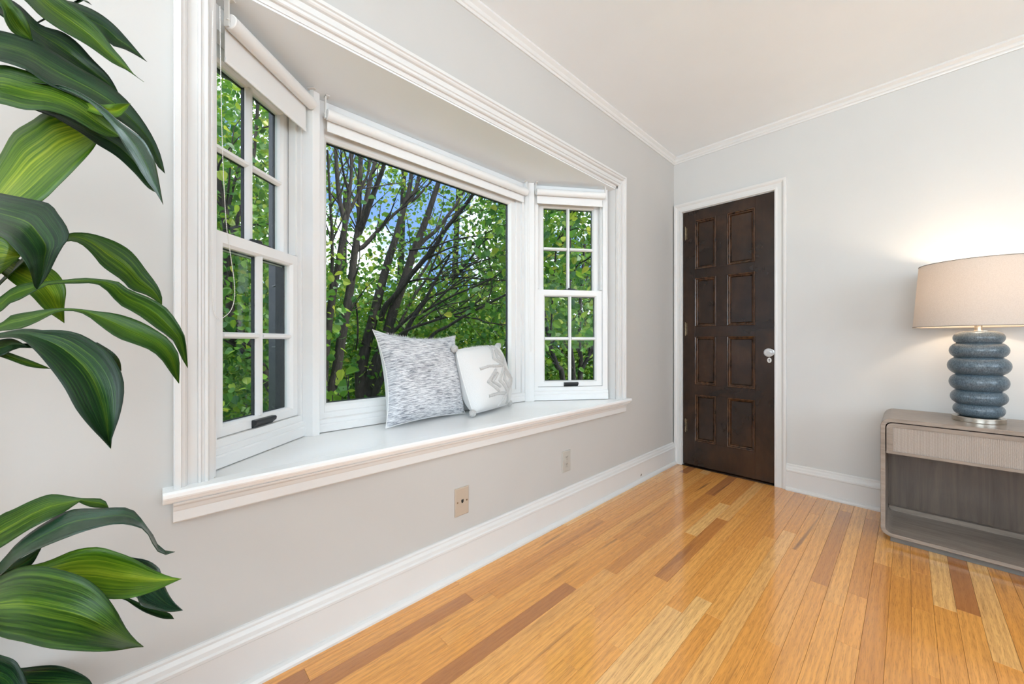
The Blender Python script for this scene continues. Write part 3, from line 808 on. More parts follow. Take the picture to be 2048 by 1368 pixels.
c2, P2, N2 = cushion('cushion', 'smaller white tufted cushion with pompom corners on the window seat', [(-.172, -1.915, .625), (-.270, -1.585, .625), (-.252, -1.962, .938), (-.335, -1.610, .948)], .21, 'white_cotton', -.05)
def band(pts, w=.0080, k_=14):
    ps = []
    for i in range(len(pts) - 1):
        for j in range(k_):
            a = np.array(pts[i]) + (np.array(pts[i + 1]) - np.array(pts[i])) * j / k_
            ps.append(P2(a[0], a[1], 1) + N2 * .001)
    ps.append(P2(*pts[-1], 1) + N2 * .001)
    return MB().tube(ps, [w * random.uniform(.85, 1.15) for _ in ps], 7)
DI = [[(.62, .98), (.45, .76), (.62, .62), (.78, .76), (.70, .98)], [(.62, .62), (.42, .40), (.60, .20), (.80, .40), (.62, .62)], [(.60, .20), (.48, .03)], [(.60, .20), (.75, .03)],
      [(.66, .90), (.56, .77), (.64, .70), (.71, .77), (.68, .90)], [(.62, .53), (.53, .40), (.61, .28), (.70, .40), (.62, .53)],
      [(.15, .63), (.30, .65), (.45, .63), (.58, .63)], [(.18, .20), (.35, .21), (.55, .19)], [(.40, .58), (.20, .41), (.38, .24)], [(.42, .52), (.28, .41), (.42, .30)]]
for pl in DI:
    band(pl).build('tufted_band', 'tufted_yarn', c2, smooth=True)
for i, (u, v) in enumerate(((0, 0), (1, 0), (0, 1), (1, 1))):
    ctr = P2(u, v, 1) + N2 * .004 + (P2(u, v, 1) - P2(.5, .5, 1)) * .045
    ctr[2] = max(ctr[2], ZS + .0205)
    m = MB().sphere(ctr, .018, 14, 10, jit=.10)
    for _ in range(260):
        dv = RNG.normal(size=3); dv /= np.linalg.norm(dv); b = ctr + dv * .016; e = ctr + dv * .0215 + RNG.normal(size=3) * .0015
        s_ = np.cross(dv, (0.3, .5, .8)); s_ /= np.linalg.norm(s_)
        if e[2] > ZS + .0008: m.add([b - s_ * .0014, b + s_ * .0014, e], [(0, 1, 2)])
    m.build('pompom', 'tufted_yarn', c2)
def fuzz(P, N, t, mat, cnt, v0=.985):
    m = MB()
    for _ in range(cnt):
        u = random.uniform(.12, .97); b = P(u, random.uniform(v0, 1), 1); e = b + np.array([random.uniform(-.004, .004), random.uniform(-.005, .005), random.uniform(.004, .012)])
        s_ = np.array([0, 1, 0]) * .0005
        m.add([b - s_, b + s_, e], [(0, 1, 2)])
    ob = m.build('fringe', mat, t); ob['kind'] = 'stuff'
fuzz(P2, N2, c2, 'white_cotton', 700, .95)
fuzz(P1, N1, c1, 'white_cotton', 350)

# ================================================================== CONSOLE
CXL, CXR, CYF, CYB, CZB, CZT = 1.217, 1.865, -.455, -.05, .028, .605
con = thing('console_table', 'grey-brown wooden console with a woven drawer front and rounded corners', 'console', ((CXL + CXR) / 2, -.25, 0))
def rrect(x0, x1, z0, z1, r, n=8):
    out = []
    for cx, cz, a0 in ((x1 - r, z1 - r, 0), (x0 + r, z1 - r, 90), (x0 + r, z0 + r, 180), (x1 - r, z0 + r, 270)):
        for i in range(n + 1):
            a = math.radians(a0 + 90 * i / n); out.append((cx + r * math.cos(a), cz + r * math.sin(a)))
    return out
th = .017
oo, ii = rrect(CXL, CXR, CZB, CZT, .040), rrect(CXL + th, CXR - th, CZB + th, CZT - th, .026)
b_ = .0015
oo2 = rrect(CXL + b_, CXR - b_, CZB + b_, CZT - b_, .0385)
m = MB(); m.loft([[(x, CYB, z) for x, z in oo], [(x, CYF + b_, z) for x, z in oo], [(x, CYF, z) for x, z in oo2], [(x, CYF, z) for x, z in ii], [(x, CYB, z) for x, z in ii], [(x, CYB, z) for x, z in oo]], caps=False)
m.build('cabinet_shell', 'console_wood', con, smooth=35)
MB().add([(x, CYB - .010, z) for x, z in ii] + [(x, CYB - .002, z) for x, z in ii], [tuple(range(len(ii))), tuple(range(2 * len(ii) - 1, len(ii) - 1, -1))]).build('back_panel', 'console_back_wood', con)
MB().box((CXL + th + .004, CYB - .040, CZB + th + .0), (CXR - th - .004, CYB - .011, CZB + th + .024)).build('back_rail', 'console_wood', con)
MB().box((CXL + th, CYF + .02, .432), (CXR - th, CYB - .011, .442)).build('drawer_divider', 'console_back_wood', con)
z0, z1 = .434, CZT - th - .005
dd = rrect(CXL + th + .004, CXR - th - .004, z0, z1, .023)
dd = [(x, max(z, z0)) for x, z in dd]
rr = []
for x, z in dd:                                  # square lower corners
    if z < z0 + .024: x, z = (CXL + th + .004 if x < 1.5 else CXR - th - .004), min(z, z0 + (z - z0))
    rr.append((x, z))
px0, px1, pz0, pz1 = CXL + th + .026, CXR - th - .026, z0 + .013, z1 - .019
def clampr(x, z):
    return min(max(x, px0), px1), min(max(z, pz0), pz1)
# map drawer outline to the panel rectangle so that the frame keeps its rounded top corners
cxm, czm = (px0 + px1) / 2, (pz0 + pz1) / 2
inn = [((px0 if x < cxm else px1), (pz0 if z < czm else pz1)) for x, z in rr]
m = MB(); m.loft([[(x, CYF + .030, z) for x, z in rr], [(x, CYF + .002, z) for x, z in rr], [(x, CYF + .002, z) for x, z in inn], [(x, CYF + .010, z) for x, z in inn]], caps=False)
dw = m.build('drawer', 'console_wood', con)
m = MB(); g = 40
MB().box((px0, CYF + .006, pz0), (px1, CYF + .009, pz1)).build('woven_panel', 'woven_panel', dw)
MB().box((CXL + .034, CYF + .020, 0.0005), (CXR - .034, CYB - .03, CZB)).build('plinth', 'plinth_paint', con)

# ================================================================== LAMP
LX, LY = 1.540, -.245
lamp = thing('table_lamp', 'blue-grey ribbed ceramic table lamp with a linen drum shade, switched on', 'lamp', (LX, LY, CZT))
MB().lathe([(.082, .0005), (.083, .002), (.083, .022), (.081, .0235), (.02, .0240)], (LX, LY, CZT), 64).build('base_plate', 'nickel_metal', lamp, smooth=30)
rings = [(.631, .690, .080), (.686, .752, .0885), (.748, .830, .0925), (.826, .908, .098), (.904, .974, .092), (.970, 1.026, .080)]
for (a, b, r_) in rings:
    pr = []
    hh = (b - a) / 2 + .003; c = (a + b) / 2
    for i in range(13):
        t_ = -math.pi / 2 + math.pi * i / 12
        pr.append((r_ - hh + hh * math.cos(t_) , c + hh * math.sin(t_)))
    pr = [(.02, pr[0][1])] + pr + [(.02, pr[-1][1])]
    MB().lathe([(x, z) for x, z in pr], (LX, LY, 0), 64).build('ring', 'lamp_glaze', lamp, smooth=60)
MB().lathe([(.03, 1.0265), (.046, 1.0285), (.046, 1.031), (.014, 1.0320), (.0125, 1.034), (.0125, 1.075), (.016, 1.077), (.016, 1.125), (.004, 1.13)], (LX, LY, 0), 32).build('neck', 'brass_metal', lamp, smooth=30)
RB, RTp, ZB, ZT = .213, .192, 1.052, 1.352
m = MB(); n = 72
def ringp(r_, z): return [(LX + r_ * math.cos(2 * math.pi * j / n), LY + r_ * math.sin(2 * math.pi * j / n), z) for j in range(n)]
m.loft([ringp(RB, ZB), ringp(RTp, ZT), ringp(RTp - .0012, ZT), ringp(RB - .0012, ZB), ringp(RB, ZB)], caps=False)
sh = m.build('lamp_shade', 'lamp_linen', lamp, smooth=40)
for r_, z in ((RB, ZB), (RTp, ZT)):
    m = MB(); m.loft([ringp(r_ + .0012, z - .0015), ringp(r_ + .0012, z + .0015), ringp(r_ - .0020, z + .0015), ringp(r_ - .0020, z - .0015), ringp(r_ + .0012, z - .0015)], caps=False); m.build('edging', 'shade_edging', sh)
m = MB()
for a in (0.4, 0.4 + 2 * math.pi / 3, 0.4 + 4 * math.pi / 3):
    m.tube([(LX, LY, ZT - .012), (LX + (RTp - .002) * math.cos(a), LY + (RTp - .002) * math.sin(a), ZT - .004)], .002, 6)
m.tube([(LX + .018, LY, 1.08), (LX + .045, LY, 1.18), (LX + .028, LY, 1.30), (LX, LY, ZT - .012)], .0018, 6)
m.tube([(LX - .018, LY, 1.08), (LX - .045, LY, 1.18), (LX - .028, LY, 1.30), (LX, LY, ZT - .012)], .0018, 6)
m.build('harp', 'brass_metal', lamp)
MB().lathe([(.004, -.014), (.006, .004), (.014, .008), (.016, .016), (.012, .023), (.004, .026)], (LX, LY, ZT), 24).build('finial', 'lamp_glaze', lamp, smooth=60)
MB().lathe([(.010, 1.126), (.014, 1.14), (.027, 1.165), (.030, 1.185), (.024, 1.205), (.010, 1.216)], (LX, LY, 0), 20).build('bulb', 'lamp_bulb', lamp, smooth=True)
pl = bpy.data.lights.new('lamp_glow', 'POINT'); pl.energy = 5.5; pl.color = (1, .80, .60); pl.shadow_soft_size = .035
po = bpy.data.objects.new('lamp_glow', pl); po.location = (LX, LY, 1.235); COL.objects.link(po)

# ================================================================== INDOOR PLANT
PX, PY = .216, -3.317
plant = thing('potted_plant', 'tall leafy green potted plant at the left edge', 'plant', (PX, PY, 0))
MB().lathe([(.11, 0.0005), (.12, .01), (.155, .27), (.162, .28), (.162, .295), (.150, .295), (.146, .27), (.02, .268)], (PX, PY, 0), 40).build('pot', 'pot_glaze', plant, smooth=40)
MB().lathe([(.145, .262), (.145, .272), (.06, .278), (.01, .279)], (PX, PY, 0), 24).build('soil', 'potting_soil', plant, smooth=40)
LEAVES = [  # upper edge, lower edge (pixels, base to tip), depth at base, depth at tip, depth tilt upper-lower, tone, root
 ([(40,-60),(90,-20),(130,0),(151,5),(193,23),(228,49),(260,84),(281,109),(294,123.5)], [(30,-30),(90,20),(150,50),(200,70),(225,91),(246,97),(270,109),(294,123.5)], .63,.66,.03,'d','T'),
 ([(40,-70),(90,-30),(130,0),(168,28),(200,60),(225,95),(246,119),(267,147),(288,164)], [(-10,-60),(20,-25),(53,4),(81,32),(123,61),(161,82),(186,98),(225,126),(253,140),(288,164)], .58,.62,.03,'m','T'),
 ([(-10,-70),(21,0),(42,21),(58,49),(65,81)], [(-60,-50),(0,10),(10,42),(28,67),(65,81)], .53,.54,.01,'m','T'),
 ([(-20,-20),(35,7),(81,49),(123,63),(154,84),(186,119),(214,147),(228,168),(237,186)], [(-30,10),(7,35),(67,81),(105,116),(158,147),(196,168),(237,186)], .61,.65,.03,'d','T'),
 ([(-60,50),(0,61),(28,68),(67,81),(105,102),(154,133),(204,161),(246,193),(274,225),(298,260),(316,295),(325,323),(330,347)], [(-60,110),(0,122),(53,140),(95,168),(147,190),(197,215),(246,246),(288,281),(312,328),(330,347)], .55,.62,.05,'d','T'),
 ([(-60,140),(0,130),(35,136),(80,150),(120,165),(165,190),(205,225),(232,255),(241,274)], [(-60,200),(0,207),(49,219),(95,221),(140,235),(186,261),(218,274),(241,274)], .53,.57,.04,'m','T'),
 ([(120,170),(150,180),(180,197),(211,218),(242,246),(284,277),(302,305),(312,333),(326,409)], [(120,176),(150,188),(180,206),(225,253),(253,298),(291,358),(312,386),(326,409)], .54,.57,-.02,'g','T'),
 ([(110,215),(170,245),(230,265),(270,300),(300,350),(314,386)], [(110,235),(160,265),(193,288),(232,312),(267,344),(295,375),(314,386)], .63,.64,.02,'d','T'),
 ([(170,205),(205,209),(235,207),(261,207)], [(175,222),(205,232),(236,234),(250,222),(261,207)], .555,.565,.01,'b','T'),
 ([(-60,430),(-30,370),(-8,325),(7,298),(18,277),(32,260),(63,242),(95,222),(140,222),(175,235),(205,262)], [(-40,470),(20,440),(84,402),(116,372),(151,337),(186,298),(205,262)], .62,.64,.05,'b','M'),
 ([(170,0),(176,3),(184,10)], [(160,-3),(172,4),(184,10)], .66,.67,.01,'d','T'),
 # middle head
 ([(-60,372),(0,386),(56,397),(98,407),(116,428),(133,453),(138.6,474),(129,487),(114,514),(95,552),(74,578.6)], [(-60,450),(0,472),(23,491),(46,518),(61,544),(68,571),(74,578.6)], .52,.47,.04,'k','M'),
 ([(-60,470),(0,472),(23,491),(42,512)], [(-60,585),(0,548),(25,527),(42,512)], .60,.62,.02,'b','M'),
 ([(20,505),(38,518),(76,529),(106,539),(125,560),(132,582),(128.5,613),(128.5,646)], [(-10,538),(4,548),(30,569),(61,590),(87,617),(114,636),(128.5,646)], .63,.62,.03,'b','M'),
 ([(60,500),(100,478),(141,466.5),(163,465),(194,470),(236,485.5),(266,506),(293,541),(315,571),(324,594),(324,609)], [(60,512),(100,492),(139,482),(163,489),(186,510),(205,533),(243,560),(262,579),(293,590),(324,609)], .62,.66,.04,'m','M'),
 ([(-50,628),(0,594),(23,577),(46,567),(87,563),(125,560),(167,556),(198,558),(236,563),(258,579),(300,596),(334,617),(361,655),(371,681),(375.5,736)], [(-50,650),(0,624),(15,609),(42,598),(70,582),(99,569),(152,567),(190,567),(213,580.5),(239,609),(274,628),(315,658),(346,681),(361,712),(375.5,736)], .56,.60,.03,'m','M'),
 ([(-50,665),(0,647),(23,630),(57,624),(103,617),(152,617),(190,622),(236,628),(281,643),(315,662),(338,679),(357,708),(359,734),(358,767)], [(-50,678),(0,662),(38,658),(76,643),(114,624),(148,622),(175,632),(205,655),(236,676),(266,687),(300,700),(323,719),(342,746),(358,767)], .54,.57,.03,'m','M'),
 ([(-50,676),(0,666),(49,657),(84,660),(122,660),(160,668),(194,687),(217,704),(236,731),(247,761),(247,795),(239,833),(228,864),(222,883),(221.6,897)], [(-50,682),(0,676),(38,677),(65,696),(99,734.5),(129,776),(152,818),(179,852),(205,879),(221.6,897)], .53,.47,.03,'k','M'),
 ([(195,685),(225,704),(240,722),(243,742)], [(195,700),(215,722),(230,735),(243,742)], .60,.61,.01,'d','M'),
 ([(-60,688),(0,700),(15,704),(57,719),(87,731),(101,737.5)], [(-60,698),(0,713.5),(49,731),(76,736),(101,737.5)], .60,.61,.01,'m','M'),
 ([(-60,690),(0,679),(27,678),(53,691)], [(-60,715),(0,712),(23,701),(53,692)], .57,.57,.02,'k','M'),
 # lower head
 ([(-60,1075),(0,1031),(28,1018),(63,1001),(100,988.5),(131,991),(163,996),(200,997),(212,1003),(217,1014)], [(-60,1130),(0,1096),(60,1058),(119,1029),(135,1020),(160,1003.5),(169,1010),(188,1015),(217,1016)], .59,.62,.04,'m','B'),
 ([(-60,1175),(0,1125),(31,1090),(69,1059),(119,1029),(150,1018),(194,1017),(244,1014.5),(266,1020),(282,1037),(297,1058),(309,1074.5),(317,1092),(330,1101),(350,1103.6)], [(-60,1195),(0,1152),(37.5,1118),(84,1095),(135,1074.5),(175,1060.5),(219,1049.5),(250,1048),(275,1054),(293,1062),(300,1079),(312,1097),(324,1110.5),(350,1103.6)], .56,.60,.075,'g','B'),
 ([(-60,1175),(0,1140),(50,1112),(82,1096)], [(-60,1185),(0,1162),(58,1134),(82,1098)], .60,.62,.01,'k','B'),
 ([(-60,1190),(20,1140),(75,1128),(106,1118),(150,1099.6),(194,1094),(219,1099.6),(263,1115),(297,1134),(322,1146.5),(344,1154),(363,1157.5)], [(-60,1200),(20,1160),(60,1165),(120,1180),(180,1192),(222,1198),(266,1195),(307,1182.5),(332,1171.5),(363,1157.5)], .57,.55,.05,'b','B'),
 ([(-60,1180),(0,1153),(31,1137),(63,1132),(103,1135.6),(156,1150),(188,1168),(213,1193),(231.5,1218.5),(250,1253),(269,1278),(287,1293.6)], [(-60,1240),(0,1273),(47,1284),(103,1297),(188,1303),(238,1300),(266,1295),(287,1293.6)], .51,.46,.07,'m2','B'),
 ([(180,1120),(230,1112),(272,1116),(297,1121.5),(316,1134),(322,1145),(332,1178),(347,1203),(365.5,1220.7)], [(180,1140),(230,1170),(272,1193),(282,1211),(307,1218.5),(338,1224),(365.5,1220.7)], .62,.64,.03,'g','B'),
 ([(180,1180),(244,1192),(280,1206),(307,1217),(338,1226),(348,1238)], [(180,1190),(244,1198),(269,1212),(291,1225),(325,1237),(348,1238)], .63,.65,.02,'k','B'),
 ([(-70,1290),(0,1310),(28,1320),(41,1337),(56,1368),(66,1420)], [(-80,1360),(-30,1420),(20,1450),(66,1420)], .53,.50,.04,'k','B'),
 ([(-40,1330),(20,1335),(41,1336),(88,1331),(119,1332),(150,1342),(175,1356),(184,1368)], [(-40,1350),(20,1380),(80,1402),(140,1398),(184,1368)], .57,.56,.03,'d','B'),
]
def resamp(pl_, n):
    p = np.array(smoothpts([(a, b) for a, b in pl_], 6)); s = np.concatenate([[0], np.cumsum(np.linalg.norm(np.diff(p, axis=0), axis=1))]); t = np.linspace(0, s[-1], n)
    return np.stack([np.interp(t, s, p[:, 0]), np.interp(t, s, p[:, 1])], 1)
ROOT = {'T': (-125, 150), 'M': (-125, 690), 'B': (-125, 1230)}
LM = {'d': 'plant_leaf_dark', 'k': 'plant_leaf_dark', 'g': 'plant_leaf_sheen', 'm': 'plant_leaf_mid', 'm2': 'plant_leaf_mid', 'b': 'plant_leaf_bright'}
for (U, Lo, d0, d1, tilt, tone, root) in LEAVES:
    n, w_ = 26, 9
    Ua, La = resamp(U, n), resamp(Lo, n)
    vs, uvs = [], []
    rx, ry = ROOT[root]
    nb = 6
    b0 = (Ua[0] + La[0]) / 2
    for i in range(nb):                           # stalk back to the cane
        t_ = i / nb; cc = np.array([rx, ry]) * (1 - t_) + b0 * t_; dd_ = .60 * (1 - t_) + d0 * t_
        hw = (Ua[0] - La[0]) / 2 * t_ ** 1.5; hw = hw + np.array([0, -3]) * (1 - t_)
        for j in range(w_):
            v_ = j / (w_ - 1); px = cc + hw * (1 - 2 * v_)
            vs.append(at(px[0], px[1], dd_ + tilt * (0.5 - v_) * t_ + .012 * t_ * (1 - abs(2 * v_ - 1)))); uvs.append((-.2 + .2 * t_, v_))
    for i in range(n):
        t_ = i / (n - 1); dd_ = d0 + (d1 - d0) * t_ - .02 * math.sin(math.pi * t_)
        wd = np.linalg.norm(Ua[i] - La[i]) / 100
        for j in range(w_):
            v_ = j / (w_ - 1); px = Ua[i] * (1 - v_) + La[i] * v_
            fold = .020 * min(1, wd) * (1 - abs(2 * v_ - 1)) + .004 * min(1, wd) * math.sin(7 * t_ + 5 * v_ + d0 * 90)
            vs.append(at(px[0], px[1], dd_ + tilt * (0.5 - v_) * min(1, wd * 1.5) + fold)); uvs.append((t_, v_))
    tot = n + nb
    fs = [(i * w_ + j, i * w_ + j + 1, (i + 1) * w_ + j + 1, (i + 1) * w_ + j) for i in range(tot - 1) for j in range(w_ - 1)]
    ob = MB().add(vs, fs).build('leaf', LM[tone], plant, smooth=True)
    uv = ob.data.uv_layers.new(name='UVMap')
    for lp in ob.data.loops:
        uv.data[lp.index].uv = uvs[lp.vertex_index]
    so_ = ob.modifiers.new('thickness', 'SOLIDIFY'); so_.thickness = .0007; so_.offset = 0
tips = {k_: at(*ROOT[k_], .60) for k_ in 'TMB'}
for i, k_ in enumerate('TMB'):
    e = tips[k_]; b = np.array([PX + .05 * math.cos(2.1 * i), PY + .05 * math.sin(2.1 * i), .26])
    pts = smoothpts([b, b * .6 + e * .4 + np.array([.01, -.01, 0]), e * .85 + b * .15, e + np.array([0, 0, .03])], 6)
    MB().tube(pts, [.016 - .004 * j / len(pts) for j in range(len(pts))], 10).build('cane', 'cane_bark', plant, smooth=True)

# ================================================================== OUTSIDE
GZ = -0.75
st(MB().box((-70, -60, GZ - .3), (-T - .01, 80, GZ)).build('ground', 'lawn'), 'green lawn outside the windows', 'ground')
q = at(750, 782, 26)
st(MB().box((-60, q[1] - 5, GZ), (q[0] + 4, q[1] + 60, GZ + .03)).build('street', 'road'), 'blue-grey street beyond the trees', 'street')
lp_ = at(751, 790, 24); 
t = thing('street_lamp', 'tiny dark street lamp beyond the tree trunks', 'street lamp', (lp_[0], lp_[1], GZ))
zt_ = at(751, 783, 24)[2]
MB().lathe([(.09, .03), (.09, .25), (.045, .3), (.035, zt_ - GZ - .5)], (lp_[0], lp_[1], GZ), 10).build('post', 'black_metal', t)
MB().lathe([(.05, zt_ - .5), (.13, zt_ - .15), (.16, zt_ - .12), (.02, zt_)], (lp_[0], lp_[1], 0), 10).build('lantern', 'black_metal', t)

def spline3(px_pts, d0, d1):
    P = smoothpts(px_pts, 5); n = len(P)
    return [at(p[0], p[1], d0 + (d1 - d0) * i / (n - 1)) for i, p in enumerate(P)]
TW = {}
def branch(m, px_pts, d0, d1, r0, r1, key):
    """r in pixels at depth d0; the limb runs back to its own depth d1"""
    P = spline3(px_pts, d0, d1); n = len(P)
    R = [(r0 + (r1 - r0) * i / (n - 1)) / FPX * (d0 + (d1 - d0) * i / (n - 1)) for i in range(n)]
    m.tube(P, R, 8)
    TW.setdefault(key, []).append((P, R))
def twigs(m, key, cnt, lo=.35, hi=1.1):
    for _ in range(cnt):
        P, R = random.choice(TW[key]); i = random.randrange(max(1, len(P) // 3), len(P))
        b = np.array(P[i]); dv = np.array(P[min(i + 1, len(P) - 1)]) - np.array(P[max(i - 1, 0)]); dv /= np.linalg.norm(dv) + 1e-9
        dv = dv + RNG.normal(size=3) * .55; dv[2] += .25; dv /= np.linalg.norm(dv); L = random.uniform(lo, hi)
        k_ = 5; pts = [b]
        for j in range(k_):
            dv = dv + RNG.normal(size=3) * .14; dv /= np.linalg.norm(dv); pts.append(pts[-1] + dv * L / k_)
        r_ = min(R[i] * .6, .010)
        m.tube(pts, [max(.0015, r_ * (1 - .8 * j / k_)) for j in range(k_ + 1)], 5)

def tree(name, label, px, d, group=None):
    p = at(px, 683, d)
    return thing(name, label, 'tree', (p[0], p[1], GZ), group)
def root_to_ground(px, py, d, dx=0):              # trunk goes on below the window down to the lawn
    yg = CY + (CAM[2] - GZ + .1) / d * FPX
    return (px + dx, yg)

# tree A: clump at the left of the picture window
tA = tree('tree', 'many-stemmed tree in the left part of the picture window', 680, 4.3, 'trees outside the bay')
m = MB(); d = 4.3
branch(m, [root_to_ground(655, 0, d), (662, 800), (672.6, 745), (686, 658), (693, 619), (700, 580), (705, 544), (709, 507), (715, 467), (719, 438), (718, 398), (720, 349), (722, 315), (724, 240)], d, d + .3, 11, 3.5, 'A')
m.build('trunk', 'bark', tA, smooth=True)
m = MB(); branch(m, [root_to_ground(640, 0, d - .2), (648, 760), (656, 660), (665.7, 589), (675, 540), (685, 477), (690, 448), (683, 418), (677.5, 390), (673.6, 339), (671, 290), (668, 230)], d - .2, d - .3, 8.5, 3, 'A'); m.build('trunk', 'bark', tA, smooth=True)
m = MB()
branch(m, [(713, 475), (725, 448), (733, 402), (741, 359), (751, 321), (764, 250)], d + .2, d + .6, 6.5, 3, 'A')
branch(m, [(716, 465), (729, 438), (743, 398), (758, 359), (768, 329), (780, 260)], d + .2, d, 6.5, 3, 'A')
branch(m, [(712, 500), (728, 492), (751, 467), (774, 442), (798, 420), (838, 390), (880, 340)], d + .2, d + .5, 5, 1.5, 'A')
branch(m, [(689, 455), (697, 418), (699, 383), (703, 345), (702, 313), (700, 240)], d - .25, d - .1, 5, 2, 'A')
branch(m, [(697, 425), (707, 406), (714, 392), (735, 350), (742, 310)], d - .2, d, 4, 1.5, 'A')
branch(m, [(697, 385), (688, 350), (683, 318), (680, 270)], d - .2, d - .5, 2.5, 1, 'A')
branch(m, [(660, 620), (664, 540), (664, 470), (660, 400), (655, 300)], d - .3, d - .7, 4, 2, 'A')
branch(m, [(683, 660), (695, 640), (710, 605), (716, 660), (712, 700)], d + .4, d + .8, 2, 1.5, 'A')
twigs(m, 'A', 70); m.build('branches', 'bark', tA, smooth=True)
# tree B: thick leaning stems behind the cushions
tB = tree('tree', 'thick leaning tree with sweeping limbs behind the cushions', 735, 5.0, 'trees outside the bay')
d = 5.0
m = MB(); branch(m, [root_to_ground(722, 0, d), (722, 800), (722, 745), (731, 698), (741, 658), (751, 619), (759, 585), (768, 552), (778, 517), (790, 481), (798, 452), (806, 422), (816, 390), (822, 355), (826, 290)], d, d + .6, 13, 3.5, 'B'); m.build('trunk', 'bark', tB, smooth=True)
m = MB(); branch(m, [root_to_ground(728, 0, d), (734, 790), (748, 742), (763, 700), (776, 662), (786, 623), (798, 589), (810, 556), (827, 504), (841, 469), (855, 432), (867, 395), (878, 360), (888, 300)], d + .1, d + .2, 14, 4, 'B'); m.build('trunk', 'bark', tB, smooth=True)
m = MB(); branch(m, [root_to_ground(735, 0, d), (748, 800), (772, 742), (800, 690), (812, 663), (826, 637), (850, 600), (872, 560), (900, 510)], d - .1, d - .4, 8, 2, 'B'); m.build('trunk', 'bark', tB, smooth=True)
m = MB()
branch(m, [(811, 408), (829, 385), (837, 355), (845, 300)], d + .5, d + .7, 5, 2.5, 'B')
branch(m, [(760, 640), (772, 612), (790, 592), (820, 552), (846, 522), (871, 492), (890, 460), (911, 434), (932, 408), (946, 387), (970, 340)], d + .1, d - .3, 6, 3, 'B')
branch(m, [(827, 504), (848, 481), (873, 460), (895, 432), (913, 408), (935, 370)], d + .2, d + .6, 4.5, 2, 'B')
branch(m, [(790, 690), (800, 671), (815, 660), (841, 650), (873, 640), (902, 631), (932, 621), (960, 600)], d - .2, d - .7, 4, 1.5, 'B')
branch(m, [(850, 690), (870, 666), (895, 653), (926, 634), (961, 615), (990, 600), (1015, 587), (1050, 560)], d - .5, d - 1.0, 3.6, 2, 'B')
branch(m, [(780, 670), (800, 651), (822, 631), (844, 613), (858, 597), (888, 584), (930, 560)], d, d - .2, 4, 1.5, 'B')
branch(m, [(844, 625), (873, 609), (911, 589), (939, 578), (975, 561), (996, 549), (1030, 520)], d - .2, d - .8, 2.6, 1.2, 'B')
branch(m, [(800, 572), (817, 564), (844, 558), (888, 559), (902, 555), (937, 556), (975, 559), (1020, 562)], d + .3, d - .4, 2.5, 1, 'B')
branch(m, [(800, 650), (815, 615), (836, 581), (854, 556), (870, 520), (895, 470)], d + .2, d + .8, 3.5, 1.5, 'B')
branch(m, [(820, 500), (845, 497), (871, 492), (905, 480), (950, 472), (975, 465), (1020, 445)], d, d - .8, 2, 1, 'B')
branch(m, [(850, 520), (890, 500), (920, 490), (955, 482), (980, 478)], d, d - .6, 2, 1, 'B')
branch(m, [(905, 560), (930, 530), (950, 505), (968, 482), (990, 470)], d - .2, d - .8, 2.6, 1.2, 'B')
branch(m, [(900, 632), (950, 637), (975, 645), (1015, 650)], d - .5, d - 1, 1.8, 1, 'B')
branch(m, [(835, 560), (860, 520), (880, 470), (893, 440)], d + .5, d + .9, 3, 1.5, 'B')
for _ in range(16):
    x0_, y0_ = random.uniform(820, 900), random.uniform(480, 640); L_ = random.uniform(70, 150); an = random.uniform(.15, .85)
    branch(m, [(x0_, y0_), (x0_ + L_ * .5 * math.cos(an), y0_ - L_ * .5 * math.sin(an) - 4), (x0_ + L_ * math.cos(an * .8), y0_ - L_ * math.sin(an * .8))], d + random.uniform(-.6, .6), d + random.uniform(-.9, .5), 1.6, .7, 'B')
twigs(m, 'B', 130); m.build('branches', 'bark', tB, smooth=True)
# tree E: beyond the right window
tE = tree('tree', 'forked tree seen through the right window', 1150, 5.6, 'trees outside the bay')
d = 5.6
m = MB(); branch(m, [root_to_ground(1131, 0, d), (1125, 758), (1114, 732), (1104, 702), (1098, 680), (1085, 600), (1080, 500)], d, d - .6, 6, 3, 'E'); m.build('trunk', 'bark', tE, smooth=True)
m = MB(); branch(m, [root_to_ground(1149, 0, d), (1147, 758), (1145, 721), (1143, 704), (1140, 640), (1139, 520), (1142, 400)], d + .1, d, 5, 2.5, 'E'); m.build('trunk', 'bark', tE, smooth=True)
m = MB(); branch(m, [root_to_ground(1158, 0, d), (1160, 758), (1162, 722), (1159, 689), (1161, 600), (1170, 480)], d + .2, d + .3, 6, 2.5, 'E'); m.build('trunk', 'bark', tE, smooth=True)
m = MB(); branch(m, [(1161, 745), (1167, 733), (1175, 715), (1186, 694), (1215, 640)], d + .2, d + .1, 4.5, 2.5, 'E')
branch(m, [(1100, 690), (1112, 500), (1125, 470), (1145, 430), (1165, 395)], d - .6, d - 2.0, 2, 1, 'E'); branch(m, [(1143, 560), (1155, 530), (1172, 520), (1200, 500)], d, d - 1.5, 2, 1, 'E')
twigs(m, 'E', 60); m.build('branches', 'bark', tE, smooth=True)
